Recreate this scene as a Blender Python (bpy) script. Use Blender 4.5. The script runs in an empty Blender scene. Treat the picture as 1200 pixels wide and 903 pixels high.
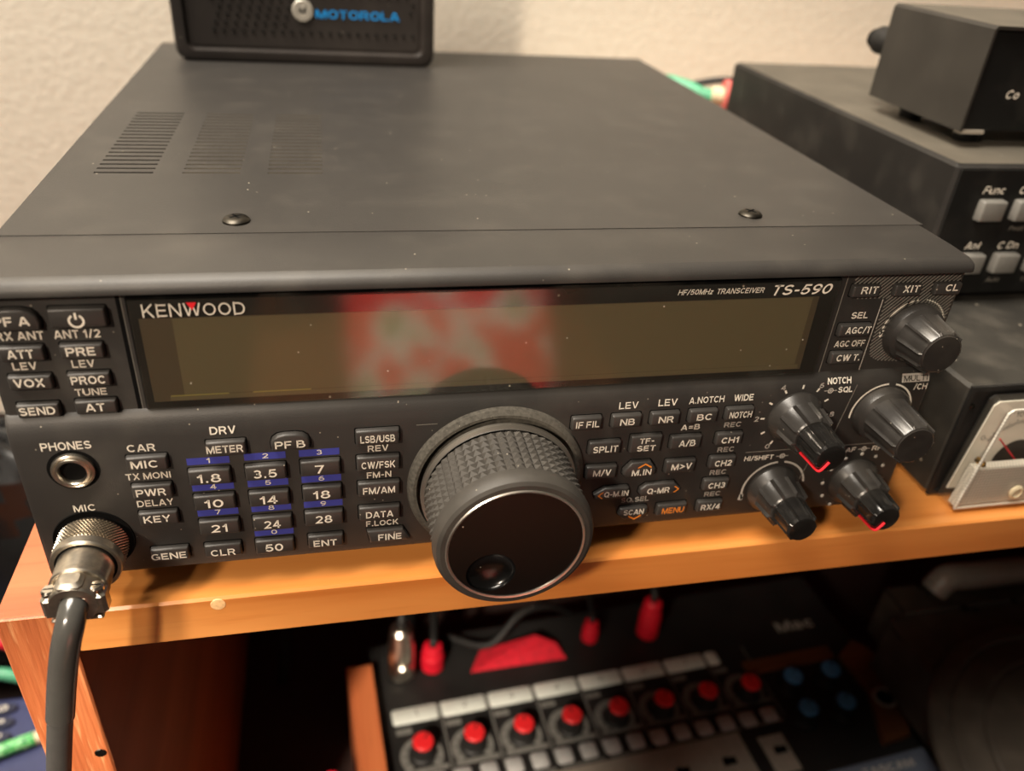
import bpy, math, random
from math import sin, cos, pi, radians
from mathutils import Vector, Matrix

random.seed(7)
S = bpy.context.scene
COL = S.collection

# ------------------------------------------------------------------ camera
cam_d = bpy.data.cameras.new('camera')
cam = bpy.data.objects.new('camera', cam_d)
COL.objects.link(cam)
S.camera = cam
cam_d.sensor_width = 36.0
cam_d.sensor_fit = 'HORIZONTAL'
cam_d.lens = 942.98 / 1200 * 36.0
cam_d.clip_start = 0.005
cam_d.clip_end = 20
yaw, pit, rol = 0.24689, 0.55469, 0.07880
CAM = Vector((-0.05120, -0.18682, 0.17787))
fw = Vector((sin(yaw) * cos(pit), cos(yaw) * cos(pit), -sin(pit)))
r0 = Vector((cos(yaw), -sin(yaw), 0))
u0 = r0.cross(fw)
rt = cos(rol) * r0 + sin(rol) * u0
up = -sin(rol) * r0 + cos(rol) * u0
M = Matrix.Identity(4)
for i in range(3):
    M[i][0] = rt[i]; M[i][1] = up[i]; M[i][2] = -fw[i]; M[i][3] = CAM[i]
cam.matrix_world = M
cam_d.dof.use_dof = True
cam_d.dof.focus_distance = 0.232
cam_d.dof.aperture_fstop = 8.5

# ------------------------------------------------------------------ light
world = bpy.data.worlds.new('world')
S.world = world
world.use_nodes = True
bg = world.node_tree.nodes['Background']
bg.inputs[0].default_value = (1.0, 0.84, 0.66, 1)
bg.inputs[1].default_value = 0.07


def lamp(name, kind, loc, target, energy, color, size, spot=None, blend=0.5):
    d = bpy.data.lights.new(name, kind)
    d.energy = energy
    d.color = color
    if kind == 'AREA':
        d.shape = 'RECTANGLE'; d.size, d.size_y = size
    else:
        d.shadow_soft_size = size
    if spot:
        d.spot_size = radians(spot); d.spot_blend = blend
    o = bpy.data.objects.new(name, d)
    COL.objects.link(o)
    o.location = loc
    o.rotation_euler = (Vector(target) - Vector(loc)).to_track_quat('-Z', 'Y').to_euler()
    return o


# desk lamp at the front left on the radio; spot into the shelf is added
lamp('desk_lamp_head', 'SPOT', (-0.70, -0.80, 0.66), (-0.005, 0.055, 0.092), 56, (1.0, 0.83, 0.65), 0.05, 17.4, 0.3)
lamp('added_mixer_spot', 'SPOT', (-0.48, -0.75, 0.58), (-0.075, 0.07, -0.235), 105, (1.0, 0.86, 0.70), 0.03, 13.6, 0.6)  # added: narrow cone leaves the mixer's right side dark
lamp('ceiling_lamp', 'AREA', (-0.6, -0.02, 1.4), (-0.15, 0.36, 0.10), 70, (1.0, 0.90, 0.77), (0.8, 0.8))
lamp('added_reflection_spot', 'SPOT', (0.25, 0.15, 1.20), (0.05, -0.46, -0.17), 58, (1.0, 0.9, 0.8), 0.05, 15, 0.5)  # added overhead spot, brightens what the display reflects
S.view_settings.view_transform = 'Standard'
S.view_settings.look = 'None'
S.view_settings.gamma = 1
S.view_settings.use_curve_mapping = False
S.view_settings.exposure = 0.0


# ------------------------------------------------------------------ materials
def lin(c):
    return tuple(((v / 255) / 12.92 if v / 255 <= 0.04045 else (((v / 255) + 0.055) / 1.055) ** 2.4) for v in c) + (1,)


class NT:
    def __init__(self, name):
        self.m = bpy.data.materials.new(name)
        self.m.use_nodes = True
        self.t = self.m.node_tree
        self.b = self.t.nodes['Principled BSDF']
        self.co = None

    def n(self, kind, **kw):
        x = self.t.nodes.new(kind)
        for k, v in kw.items():
            if k.startswith('_'):
                setattr(x, k[1:], v)
            else:
                x.inputs[k.replace('__', ' ')].default_value = v
        return x

    def l(self, a, b):
        self.t.links.new(a, b)

    def coord(self, scale=(1, 1, 1)):
        if self.co is None:
            self.co = self.n('ShaderNodeTexCoord')
        mp = self.n('ShaderNodeMapping')
        mp.inputs['Scale'].default_value = scale
        self.l(self.co.outputs['Object'], mp.inputs['Vector'])
        return mp.outputs['Vector']

    def ramp(self, src, stops):
        r = self.n('ShaderNodeValToRGB')
        e = r.color_ramp.elements
        while len(e) < len(stops):
            e.new(0.5)
        for k, (p, c) in enumerate(stops):
            e[k].position = p
            e[k].color = c if len(c) == 4 else tuple(c) + (1,)
        self.l(src, r.inputs['Fac'])
        return r.outputs['Color']

    def mix(self, fac, a, b):
        x = self.n('ShaderNodeMix', _data_type='RGBA')
        for sock, v in ((x.inputs[0], fac), (x.inputs[6], a), (x.inputs[7], b)):
            if isinstance(v, (int, float, tuple)):
                sock.default_value = v
            else:
                self.l(v, sock)
        return x.outputs[2]

    def bump(self, h, strength, dist):
        x = self.n('ShaderNodeBump')
        x.inputs['Strength'].default_value = strength
        x.inputs['Distance'].default_value = dist
        self.l(h, x.inputs['Height'])
        self.l(x.outputs['Normal'], self.b.inputs['Normal'])

    def set(self, **kw):
        for k, v in kw.items():
            self.b.inputs[k.replace('__', ' ')].default_value = v


def plain(name, c, rough=0.5, metal=0.0, spec=0.5, coat=0.0, var=0.12, vs=300, dust=0.0, dust_scale=450, grain=0.0, grain_scale=2500):
    """procedural base: tone variation, optional dust specks and surface grain"""
    k = NT(name)
    col = lin(c)
    nz = k.n('ShaderNodeTexNoise', Scale=vs, Detail=3.0)
    k.l(k.coord(), nz.inputs['Vector'])
    dark = tuple(v * (1 - var) for v in col[:3]); lite = tuple(min(1, v * (1 + var)) for v in col[:3])
    out = k.ramp(nz.outputs['Fac'], [(0.3, dark), (0.7, lite)])
    if dust:
        vo = k.n('ShaderNodeTexVoronoi', Scale=dust_scale, Randomness=1.0)
        k.l(k.coord(), vo.inputs['Vector'])
        m1 = k.ramp(vo.outputs['Distance'], [(0.0, (1, 1, 1)), (0.06, (1, 1, 1)), (0.11, (0, 0, 0))])
        sep = k.n('ShaderNodeSeparateColor')
        k.l(vo.outputs['Color'], sep.inputs[0])
        m2 = k.ramp(sep.outputs[0], [(1 - dust * 0.35, (0, 0, 0)), (1 - dust * 0.35 + 0.01, (1, 1, 1))])
        mm = k.n('ShaderNodeMath', _operation='MULTIPLY')
        k.l(m1, mm.inputs[0]); k.l(m2, mm.inputs[1])
        out = k.mix(mm.outputs[0], out, lin((150, 142, 128)))
        n2 = k.n('ShaderNodeTexNoise', Scale=60.0, Detail=5.0)
        k.l(k.coord(), n2.inputs['Vector'])
        m3 = k.ramp(n2.outputs['Fac'], [(0.5, (0, 0, 0)), (0.8, (dust * 0.25,) * 3)])
        out = k.mix(m3, out, lin((120, 114, 104)))
    k.l(out, k.b.inputs['Base Color'])
    k.set(Roughness=rough, Metallic=metal)
    k.b.inputs['Specular IOR Level'].default_value = spec
    k.b.inputs['Coat Weight'].default_value = coat
    if grain:
        g = k.n('ShaderNodeTexNoise', Scale=grain_scale, Detail=2.0)
        k.l(k.coord(), g.inputs['Vector'])
        k.bump(g.outputs['Fac'], grain, 0.0002)
    return k.m


def wood(name, c1, c2, c3, scale, axis, rough=0.3, coat=0.4, bump=0.1, fib=None):
    k = NT(name)
    sc = [1, 1, 1]
    sc[axis] = 0.06
    v = k.coord(tuple(s * scale for s in sc))
    w = k.n('ShaderNodeTexNoise', Scale=1.0, Detail=6.0, Distortion=0.8)
    k.l(v, w.inputs['Vector'])
    c = k.ramp(w.outputs['Fac'], [(0.3, lin(c1)), (0.5, lin(c2)), (0.72, lin(c3))])
    v2 = k.coord(tuple(s * scale * 9 for s in sc))
    f = k.n('ShaderNodeTexNoise', Scale=1.0, Detail=4.0)
    k.l(v2, f.inputs['Vector'])
    m = k.ramp(f.outputs['Fac'], [(0.56, (0, 0, 0)), (0.75, (0.4, 0.4, 0.4))])
    c = k.mix(m, c, lin(c1))
    if fib:
        m2 = k.ramp(f.outputs['Fac'], [(0.28, (0.75, 0.75, 0.75)), (0.42, (0, 0, 0))])
        c = k.mix(m2, c, lin(fib))
    k.l(c, k.b.inputs['Base Color'])
    k.set(Roughness=rough)
    k.b.inputs['Coat Weight'].default_value = coat
    k.b.inputs['Coat Roughness'].default_value = 0.25
    k.bump(f.outputs['Fac'], bump, 0.0006)
    return k.m


MT = {}
MT['cover'] = plain('painted_steel', (46, 44, 42), 0.42, spec=0.42, var=0.08, vs=25, dust=0.3, dust_scale=330, grain=0.25, grain_scale=2600)
MT['panel'] = plain('black_plastic', (46, 44, 42), 0.5, spec=0.4, var=0.08, vs=40, dust=0.5, dust_scale=420, grain=0.25, grain_scale=3000)
MT['button'] = plain('button_rubber', (50, 48, 46), 0.42, spec=0.45, var=0.08, vs=120, dust=0.25, dust_scale=400)
MT['gap'] = plain('gap_black', (9, 9, 9), 0.8, spec=0.1)
MT['ink'] = plain('white_ink', (226, 220, 206), 0.6, spec=0.2, var=0.05, vs=900)
MT['ink_dim'] = plain('grey_ink', (120, 116, 108), 0.6, spec=0.2, var=0.1)
MT['ink_grey'] = plain('pale_grey_ink', (176, 171, 162), 0.6, spec=0.2, var=0.1)
MT['orange'] = plain('orange_ink', (238, 140, 50), 0.6, spec=0.2, var=0.05)
MT['blue'] = plain('blue_ink', (62, 66, 150), 0.6, spec=0.2, var=0.05)
MT['red'] = plain('red_ink', (225, 40, 50), 0.5, spec=0.3, var=0.05)
MT['bezel'] = plain('gloss_black_mask', (10, 10, 10), 0.12, spec=0.5, dust=0.5, dust_scale=260)
MT['hatch'] = plain('hatch_ink', (112, 109, 102), 0.6, spec=0.2)
MT['rubber'] = plain('knob_rubber', (54, 51, 47), 0.55, spec=0.35, var=0.12, vs=200, dust=0.3, dust_scale=500)
MT['dusty'] = plain('dusty_plastic', (70, 67, 61), 0.8, spec=0.2, var=0.35, vs=900, dust=1.0, dust_scale=900)
MT['knob'] = plain('knob_plastic', (40, 38, 36), 0.3, spec=0.5, var=0.2, vs=150, dust=0.6, dust_scale=500)
MT['knob_in'] = plain('gloss_knob_plastic', (22, 21, 20), 0.16, spec=0.5, var=0.2, vs=150, dust=0.3, dust_scale=600)
MT['chrome'] = plain('chrome', (215, 208, 198), 0.12, metal=1, var=0.03)
MT['satin'] = plain('satin_chrome', (235, 228, 216), 0.34, metal=1, var=0.03)
MT['nickel'] = plain('brushed_nickel', (208, 199, 184), 0.3, metal=1, var=0.12, vs=700)
MT['steel'] = plain('screw_steel', (62, 59, 54), 0.4, metal=1, var=0.1)
MT['cable'] = plain('grey_cable_jacket', (58, 57, 55), 0.38, spec=0.5, var=0.1, dust=0.15)
MT['sleeve'] = plain('grey_shrink_sleeve', (62, 61, 58), 0.2, spec=0.6, var=0.06)
MT['black'] = plain('matte_black', (26, 25, 24), 0.55, spec=0.35, var=0.2, vs=60, dust=0.25, dust_scale=180, grain=0.2)
MT['blackdusty'] = plain('dusty_black_paint', (46, 44, 40), 0.6, spec=0.35, var=0.25, vs=45, dust=0.8, dust_scale=140, grain=0.3)
MT['dust_sheen'] = plain('dust_and_sheen_paint', (84, 79, 70), 0.6, spec=0.4, var=0.2, vs=35, dust=0.4, dust_scale=260, grain=0.3)  # pale top paint: dust plus glancing sheen put into the colour
MT['tuner'] = plain('black_crinkle_paint', (27, 25, 23), 0.55, spec=0.35, var=0.25, vs=30, dust=0.3, dust_scale=150, grain=0.3)
MT['box'] = plain('dark_grey_paint', (44, 41, 37), 0.55, spec=0.35, var=0.2, vs=40, dust=0.15, dust_scale=300, grain=0.3)
MT['tunerfront'] = plain('black_front_film', (17, 17, 16), 0.5, spec=0.3, dust=0.25, dust_scale=300)
MT['greykey'] = plain('grey_key', (108, 106, 101), 0.45, spec=0.4, var=0.05)
MT['speaker'] = plain('speaker_plastic', (38, 33, 30), 0.5, spec=0.4, var=0.12, vs=60, dust=0.15, dust_scale=300, grain=0.2)
MT['dot'] = plain('slot_edge_highlight', (128, 118, 104), 0.5, var=0.1)  # pale lip colour paints the grille highlights
MT['brightblue'] = plain('bright_blue_ink', (20, 140, 215), 0.5, spec=0.3, var=0.03)
MT['badge'] = plain('badge_silver', (190, 184, 172), 0.35, metal=0.3, var=0.06)
MT['card'] = plain('meter_card', (226, 222, 208), 0.7, var=0.04)
MT['frost'] = NT('frosted_plastic').m
MT['brass'] = plain('brass', (190, 150, 80), 0.3, metal=1, var=0.1)
MT['dark'] = plain('meter_dark_arc', (38, 34, 30), 0.6)
MT['tabletop'] = plain('desk_laminate', (40, 26, 22), 0.6, var=0.2)
MT['cheek'] = wood('mixer_cheek_wood', (150, 78, 44), (190, 104, 60), (205, 120, 72), 60, 1, 0.5, 0.1, 0.05)
MT['mixer'] = plain('mixer_black', (30, 29, 28), 0.55, spec=0.35, var=0.25, vs=40)
MT['mixgrey'] = plain('mixer_grey_print', (112, 111, 106), 0.6, var=0.1)
MT['mixwhite'] = plain('mixer_white_strip', (206, 210, 202), 0.5, var=0.04)
MT['mixkey'] = plain('mixer_grey_key', (168, 168, 166), 0.45, var=0.06)
MT['beige'] = plain('mixer_beige_panel', (150, 142, 130), 0.6, var=0.08)
MT['redcap'] = plain('red_cap', (226, 36, 40), 0.5, var=0.05)
MT['bluecap'] = plain('blue_cap', (74, 140, 196), 0.5, var=0.05)
MT['redplastic'] = plain('red_plastic', (205, 18, 40), 0.5, var=0.1)
MT['redcloth'] = plain('red_cloth', (190, 14, 36), 0.85, var=0.2, vs=250)
MT['cavity'] = wood('back_board_red_glow', (150, 34, 34), (176, 44, 42), (190, 52, 48), 14, 0, 0.6, 0.0, 0.05)  # reddish glow of the cavity painted into the board colour
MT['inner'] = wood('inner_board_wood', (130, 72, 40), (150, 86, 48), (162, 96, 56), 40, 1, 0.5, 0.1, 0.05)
MT['shelf'] = wood('orange_pine', (196, 116, 50), (218, 142, 72), (230, 160, 90), 55, 0, 0.32, 0.45, 0.08)
MT['endgrain'] = wood('rough_pine_edge', (150, 74, 40), (184, 102, 58), (204, 126, 78), 90, 2, 0.5, 0.15, 0.7, fib=(222, 160, 108))
MT['sidetop'] = wood('red_pine', (140, 66, 36), (166, 86, 50), (178, 98, 60), 70, 0, 0.45, 0.2, 0.08)
MT['console'] = plain('bluegrey_panel', (86, 94, 108), 0.5, var=0.06)
MT['trim'] = wood('brown_trim', (84, 50, 26), (104, 62, 34), (118, 74, 42), 40, 0, 0.5, 0.1, 0.05)
MT['navy'] = plain('navy_plastic', (44, 50, 86), 0.45, var=0.1)
MT['navykey'] = plain('dark_navy_key', (28, 31, 52), 0.45, var=0.1)
MT['device'] = plain('black_device_plastic', (60, 54, 47), 0.45, spec=0.5, var=0.2, vs=60, dust=0.3, dust_scale=300)
MT['handle'] = plain('handle_plastic', (122, 119, 112), 0.35, spec=0.5, var=0.1)
MT['bag'] = plain('black_film', (22, 22, 22), 0.25, spec=0.6, var=0.2)
MT['yellowtag'] = plain('yellow_tag', (196, 176, 130), 0.5, var=0.08)
MT['pinkred'] = plain('coral_plastic', (216, 106, 100), 0.5, var=0.06)
MT['greencable'] = plain('green_sleeve', (84, 160, 124), 0.45, var=0.3, vs=500)
MT['cream'] = plain('cream_plastic', (206, 192, 160), 0.5, var=0.06)


def special():
    # textured wall paint
    k = NT('wall_paint')
    n1 = k.n('ShaderNodeTexNoise', Scale=230.0, Detail=3.0, Roughness=0.55)
    k.l(k.coord(), n1.inputs['Vector'])
    k.l(k.ramp(n1.outputs['Fac'], [(0.3, lin((226, 216, 198))), (0.7, lin((234, 225, 208)))]), k.b.inputs['Base Color'])
    k.set(Roughness=0.8)
    k.bump(n1.outputs['Fac'], 0.3, 0.0012)
    MT['wall'] = k.m
    # lcd: olive panel, switched off
    k = NT('lcd_olive')
    n1 = k.n('ShaderNodeTexNoise', Scale=8.0, Detail=2.0)
    k.l(k.coord(), n1.inputs['Vector'])
    k.l(k.ramp(n1.outputs['Fac'], [(0.3, lin((104, 94, 67))), (0.7, lin((114, 103, 75)))]), k.b.inputs['Base Color'])
    k.set(Roughness=0.45)
    MT['lcd'] = k.m
    k = NT('lcd_edge')
    k.set(Roughness=0.5)
    k.b.inputs['Base Color'].default_value = lin((84, 72, 52))
    MT['lcdedge'] = k.m
    k = NT('lcd_line')
    k.set(Roughness=0.5)
    k.b.inputs['Base Color'].default_value = lin((160, 150, 80))
    MT['lcdline'] = k.m
    # clear plastic: see-through with a fresnel gloss
    def clear(name, tint, rough, dust, base=0.02, ior=1.47):
        k = NT(name)
        out = k.t.nodes['Material Output']
        k.t.nodes.remove(k.b)
        tr = k.n('ShaderNodeBsdfTransparent'); tr.inputs[0].default_value = tint
        gl = k.n('ShaderNodeBsdfGlossy'); gl.inputs['Roughness'].default_value = rough
        fr = k.n('ShaderNodeFresnel')
        ge = k.n('ShaderNodeNewGeometry')
        ma = k.n('ShaderNodeMath', _operation='MULTIPLY_ADD')      # ior from outside, 1/ior seen from inside a thin sheet
        k.l(ge.outputs['Backfacing'], ma.inputs[0]); ma.inputs[1].default_value = 1 / ior - ior; ma.inputs[2].default_value = ior
        k.l(ma.outputs[0], fr.inputs['IOR'])
        mx = k.n('ShaderNodeMixShader')
        k.l(fr.outputs[0], mx.inputs[0]); k.l(tr.outputs[0], mx.inputs[1]); k.l(gl.outputs[0], mx.inputs[2])
        last = mx.outputs[0]
        if dust:
            vo = k.n('ShaderNodeTexVoronoi', Scale=dust)
            k.l(k.coord(), vo.inputs['Vector'])
            m1 = k.ramp(vo.outputs['Distance'], [(0.0, (1, 1, 1)), (0.05, (1, 1, 1)), (0.10, (0, 0, 0))])
            sep = k.n('ShaderNodeSeparateColor'); k.l(vo.outputs['Color'], sep.inputs[0])
            m2 = k.ramp(sep.outputs[0], [(0.82, (0, 0, 0)), (0.83, (0.8, 0.8, 0.8))])
            mm = k.n('ShaderNodeMath', _operation='MULTIPLY_ADD')
            k.l(m1, mm.inputs[0]); k.l(m2, mm.inputs[1]); mm.inputs[2].default_value = base
            df = k.n('ShaderNodeBsdfDiffuse'); df.inputs[0].default_value = lin((190, 182, 166))
            m3 = k.n('ShaderNodeMixShader')
            k.l(mm.outputs[0], m3.inputs[0]); k.l(last, m3.inputs[1]); k.l(df.outputs[0], m3.inputs[2])
            last = m3.outputs[0]
        k.l(last, out.inputs['Surface'])
        return k.m
    MT['window'] = clear('display_window', (0.9, 0.9, 0.88, 1), 0.09, 260, 0.015, 1.75)
    MT['clear'] = clear('clear_plastic', (0.93, 0.92, 0.9, 1), 0.05, 300, 0.03)
    # frosted lower meter plate with a diamond pattern
    m = MT['frost']
    k = NT('frost_plate')
    ck = k.n('ShaderNodeTexChecker', Scale=1100.0)
    mp = k.coord(); mpn = k.t.nodes[-1]
    mpn.inputs['Rotation'].default_value = (0, radians(45), 0)
    k.l(mp, ck.inputs['Vector'])
    ck.inputs[1].default_value = lin((214, 210, 198)); ck.inputs[2].default_value = lin((182, 178, 167))
    k.l(ck.outputs[0], k.b.inputs['Base Color'])
    k.set(Roughness=0.4)
    k.b.inputs['Coat Weight'].default_value = 0.4
    MT['frost'] = k.m
    # spun metal-look black disc: radial streak roughness
    k = NT('gloss_black_disc')
    k.b.inputs['Base Color'].default_value = lin((8, 8, 8))
    k.set(Roughness=0.22)
    k.b.inputs['Specular IOR Level'].default_value = 0.5
    vo = k.n('ShaderNodeTexVoronoi', Scale=330.0)
    k.l(k.coord(), vo.inputs['Vector'])
    m1 = k.ramp(vo.outputs['Distance'], [(0.0, (1, 1, 1)), (0.06, (1, 1, 1)), (0.1, (0, 0, 0))])
    sep = k.n('ShaderNodeSeparateColor'); k.l(vo.outputs['Color'], sep.inputs[0])
    m2 = k.ramp(sep.outputs[0], [(0.86, (0, 0, 0)), (0.87, (1, 1, 1))])
    mm = k.n('ShaderNodeMath', _operation='MULTIPLY'); k.l(m1, mm.inputs[0]); k.l(m2, mm.inputs[1])
    k.l(k.mix(mm.outputs[0], lin((8, 8, 8)), lin((170, 162, 150))), k.b.inputs['Base Color'])
    MT['disc'] = k.m
    # knurled nickel
    k = NT('knurled_nickel')
    k.b.inputs['Base Color'].default_value = lin((176, 166, 150))
    k.set(Roughness=0.32, Metallic=1.0)
    MT['knurl'] = k.m
    # glitter
    k = NT('green_glitter')
    vo = k.n('ShaderNodeTexVoronoi', Scale=900.0)
    k.l(k.coord(), vo.inputs['Vector'])
    sep = k.n('ShaderNodeSeparateColor'); k.l(vo.outputs['Color'], sep.inputs[0])
    k.l(k.ramp(sep.outputs[0], [(0.2, lin((36, 120, 60))), (0.7, lin((80, 190, 96))), (1.0, lin((190, 235, 190)))]), k.b.inputs['Base Color'])
    k.set(Roughness=0.3)
    MT['glitter'] = k.m
    # red checked fabric
    k = NT('checked_fabric')
    w1 = k.n('ShaderNodeTexNoise', Scale=22.0, Detail=3.0)
    k.l(k.coord(), w1.inputs['Vector'])
    k.l(k.ramp(w1.outputs['Fac'], [(0.38, lin((120, 150, 110))), (0.44, lin((225, 215, 205))), (0.50, lin((230, 60, 55))), (0.66, lin((210, 40, 40)))]), k.b.inputs['Base Color'])
    k.set(Roughness=0.9)
    MT['check'] = k.m


special()


# ------------------------------------------------------------------ mesh builder
class MB:
    def __init__(self):
        self.v = []; self.f = []; self.fm = []; self.mats = []

    def mi(self, m):
        if m not in self.mats:
            self.mats.append(m)
        return self.mats.index(m)

    def add(self, vs, fs, m):
        o = len(self.v); k = self.mi(m)
        self.v += [tuple(p) for p in vs]
        for f in fs:
            self.f.append([i + o for i in f]); self.fm.append(k)

    def quad(self, a, b, c, d, m):
        self.add([a, b, c, d], [(0, 1, 2, 3)], m)

    def box(self, x0, x1, y0, y1, z0, z1, m, bev=0.0):
        if bev:
            # chamfered box: bevel in all directions via three rings
            b = bev
            vs = []
            for (z, i) in ((z0, b), (z0 + b, 0), (z1 - b, 0), (z1, b)):
                X0, X1, Y0, Y1 = x0 + i, x1 - i, y0 + i, y1 - i
                for (x, y) in ((X0 + b, Y0), (X1 - b, Y0), (X1, Y0 + b), (X1, Y1 - b), (X1 - b, Y1), (X0 + b, Y1), (X0, Y1 - b), (X0, Y0 + b)):
                    vs.append((x, y, z))
            fs = [tuple(range(7, -1, -1)), tuple(range(24, 32))]
            for r in range(3):
                for i in range(8):
                    j = (i + 1) % 8
                    fs.append((r * 8 + i, r * 8 + j, r * 8 + 8 + j, r * 8 + 8 + i))
            self.add(vs, fs, m)
            return
        vs = [(x, y, z) for z in (z0, z1) for (x, y) in ((x0, y0), (x1, y0), (x1, y1), (x0, y1))]
        self.add(vs, [(3, 2, 1, 0), (4, 5, 6, 7), (0, 1, 5, 4), (1, 2, 6, 5), (2, 3, 7, 6), (3, 0, 4, 7)], m)

    def loops(self, rings, m, cap0=True, cap1=True, close=True):
        n = len(rings[0]); vs = [p for r in rings for p in r]; fs = []
        for r in range(len(rings) - 1):
            for i in range(n if close else n - 1):
                j = (i + 1) % n
                fs.append((r * n + i, r * n + j, (r + 1) * n + j, (r + 1) * n + i))
        if cap0: fs.append(tuple(range(n - 1, -1, -1)))
        if cap1: fs.append(tuple(range((len(rings) - 1) * n, len(rings) * n)))
        self.add(vs, fs, m)

    def key(self, poly, y0, h, bev, m, taper=0.0):
        """polygon key standing out of a plane facing -y; poly is a list of (x,z)"""
        def inset(d):
            n = len(poly); out = []
            A = sum(poly[i][0] * poly[(i + 1) % n][1] - poly[(i + 1) % n][0] * poly[i][1] for i in range(n))
            s = 1 if A > 0 else -1
            for i in range(n):
                p0 = Vector(poly[i - 1]); p1 = Vector(poly[i]); p2 = Vector(poly[(i + 1) % n])
                e1 = (p1 - p0).normalized(); e2 = (p2 - p1).normalized()
                n1 = Vector((-e1.y, e1.x)) * s; n2 = Vector((-e2.y, e2.x)) * s
                b = (n1 + n2); b = b / max(0.3, b.dot(b)) * 2
                out.append(p1 + b * d)
            return out
        rings = []
        for d, yy in ((0, y0), (taper * 0.6, y0 - h + bev), (taper + bev * 0.35, y0 - h + bev * 0.3), (taper + bev, y0 - h)):
            rings.append([(p[0], yy, p[1]) for p in inset(d)])
        self.loops(rings, m, cap0=False)

    def lathe(self, prof, cx, cz, m, n=72, rib=None, cap=True, y0=0.0):
        """profile of (r, d) around an axis along -y; rib=(count, amp, power, d0, d1)"""
        rings = []
        for (r, d) in prof:
            ring = []
            for i in range(n):
                a = 2 * pi * i / n
                rr = r
                if rib and rib[3] <= d <= rib[4]:
                    rr = r + rib[1] * max(0, cos(rib[0] * a)) ** rib[2]
                ring.append((cx + rr * cos(a), y0 - d, cz + rr * sin(a)))
            rings.append(ring)
        self.loops(rings, m, cap0=False, cap1=cap)

    def lathez(self, prof, cx, cy, z0, m, n=32, cap=True):
        self.loops([[(cx + r * cos(2 * pi * i / n), cy + r * sin(2 * pi * i / n), z0 + h) for i in range(n)] for (r, h) in prof], m, cap0=False, cap1=cap)

    def tube(self, pts, rad, m, n=14, sub=6, caps=True):
        pts = [Vector(p) for p in pts]
        P = []
        if len(pts) > 2 and sub > 1:
            q = [2 * pts[0] - pts[1]] + pts + [2 * pts[-1] - pts[-2]]
            for i in range(1, len(q) - 2):
                for s in range(sub):
                    t = s / sub
                    P.append(0.5 * ((2 * q[i]) + (q[i + 1] - q[i - 1]) * t + (2 * q[i - 1] - 5 * q[i] + 4 * q[i + 1] - q[i + 2]) * t * t + (3 * q[i] - q[i - 1] - 3 * q[i + 1] + q[i + 2]) * t ** 3))
            P.append(pts[-1])
        else:
            P = pts
        rings = []; prev = None
        for i, p in enumerate(P):
            d = (P[min(i + 1, len(P) - 1)] - P[max(i - 1, 0)]).normalized()
            if prev is None:
                a = d.orthogonal().normalized()
            else:
                a = (prev - d * prev.dot(d)).normalized()
            prev = a; b = d.cross(a)
            r = rad(i / (len(P) - 1)) if callable(rad) else rad
            rings.append([p + r * (cos(2 * pi * k / n) * a + sin(2 * pi * k / n) * b) for k in range(n)])
        self.loops(rings, m, caps, caps)

    def arc(self, cx, cz, r, w, a0, a1, y, m, n=40):
        vs = []; fs = []
        for i in range(n + 1):
            a = radians(a0 + (a1 - a0) * i / n)
            for rr in (r - w / 2, r + w / 2):
                vs.append((cx + rr * cos(a), y, cz + rr * sin(a)))
        for i in range(n):
            fs.append((2 * i, 2 * i + 1, 2 * i + 3, 2 * i + 2))
        self.add(vs, fs, m)

    def text(self, s, o, ex, ey, h, m, width=None, stretch=1.1, shear=0.0, bold=0.03, align='c'):
        """flat lettering centred on o, running along ex, cap height h along ey"""
        vs, fs = glyphs(s, 0.10 if bold < 0.008 else (0.14 if bold < 0.022 else 0.158), shear)
        if not vs: return
        x0 = min(p[0] for p in vs); x1 = max(p[0] for p in vs)
        k = h / CAP; kx = k * stretch
        if width: kx = width / (x1 - x0)
        cx = (x0 + x1) / 2 if align == 'c' else x0
        o = Vector(o); ex = Vector(ex); ey = Vector(ey)
        self.add([o + ex * ((p[0] - cx) * kx) + ey * ((p[1] - CAP / 2) * k) for p in vs], fs, m)

    def build(self, name, parent=None, smooth=30, base=None):
        me = bpy.data.meshes.new(name)
        b = Vector(parent['_b']) if (parent is not None and '_b' in parent) else Vector((0, 0, 0))
        if base is not None: b = Vector(base)
        me.from_pydata([(p[0] - b[0], p[1] - b[1], p[2] - b[2]) for p in self.v], [], self.f)
        for mm in self.mats:
            me.materials.append(MT[mm])
        me.polygons.foreach_set('material_index', self.fm)
        me.polygons.foreach_set('use_smooth', [bool(smooth)] * len(me.polygons))
        me.update()
        import bmesh
        bm = bmesh.new(); bm.from_mesh(me)
        bmesh.ops.recalc_face_normals(bm, faces=bm.faces[:])
        bm.to_mesh(me); bm.free()
        if smooth: me.set_sharp_from_angle(angle=radians(smooth))
        o = bpy.data.objects.new(name, me)
        COL.objects.link(o)
        if parent is not None:
            o.parent = parent
            o['_b'] = tuple(b)
        else:
            o.location = b
        return o


# ------------------------------------------------------------------ lettering: a wide grotesque drawn with strokes (cap height 1)
def _E(cx, cy, rx, ry, a0, a1, n=12):
    return [(cx + rx * cos(radians(a0 + (a1 - a0) * i / n)), cy + ry * sin(radians(a0 + (a1 - a0) * i / n))) for i in range(n + 1)]


def _O(cx, cy, rx, ry):
    return _E(cx, cy, rx, ry, 0, 360, 24)


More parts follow.
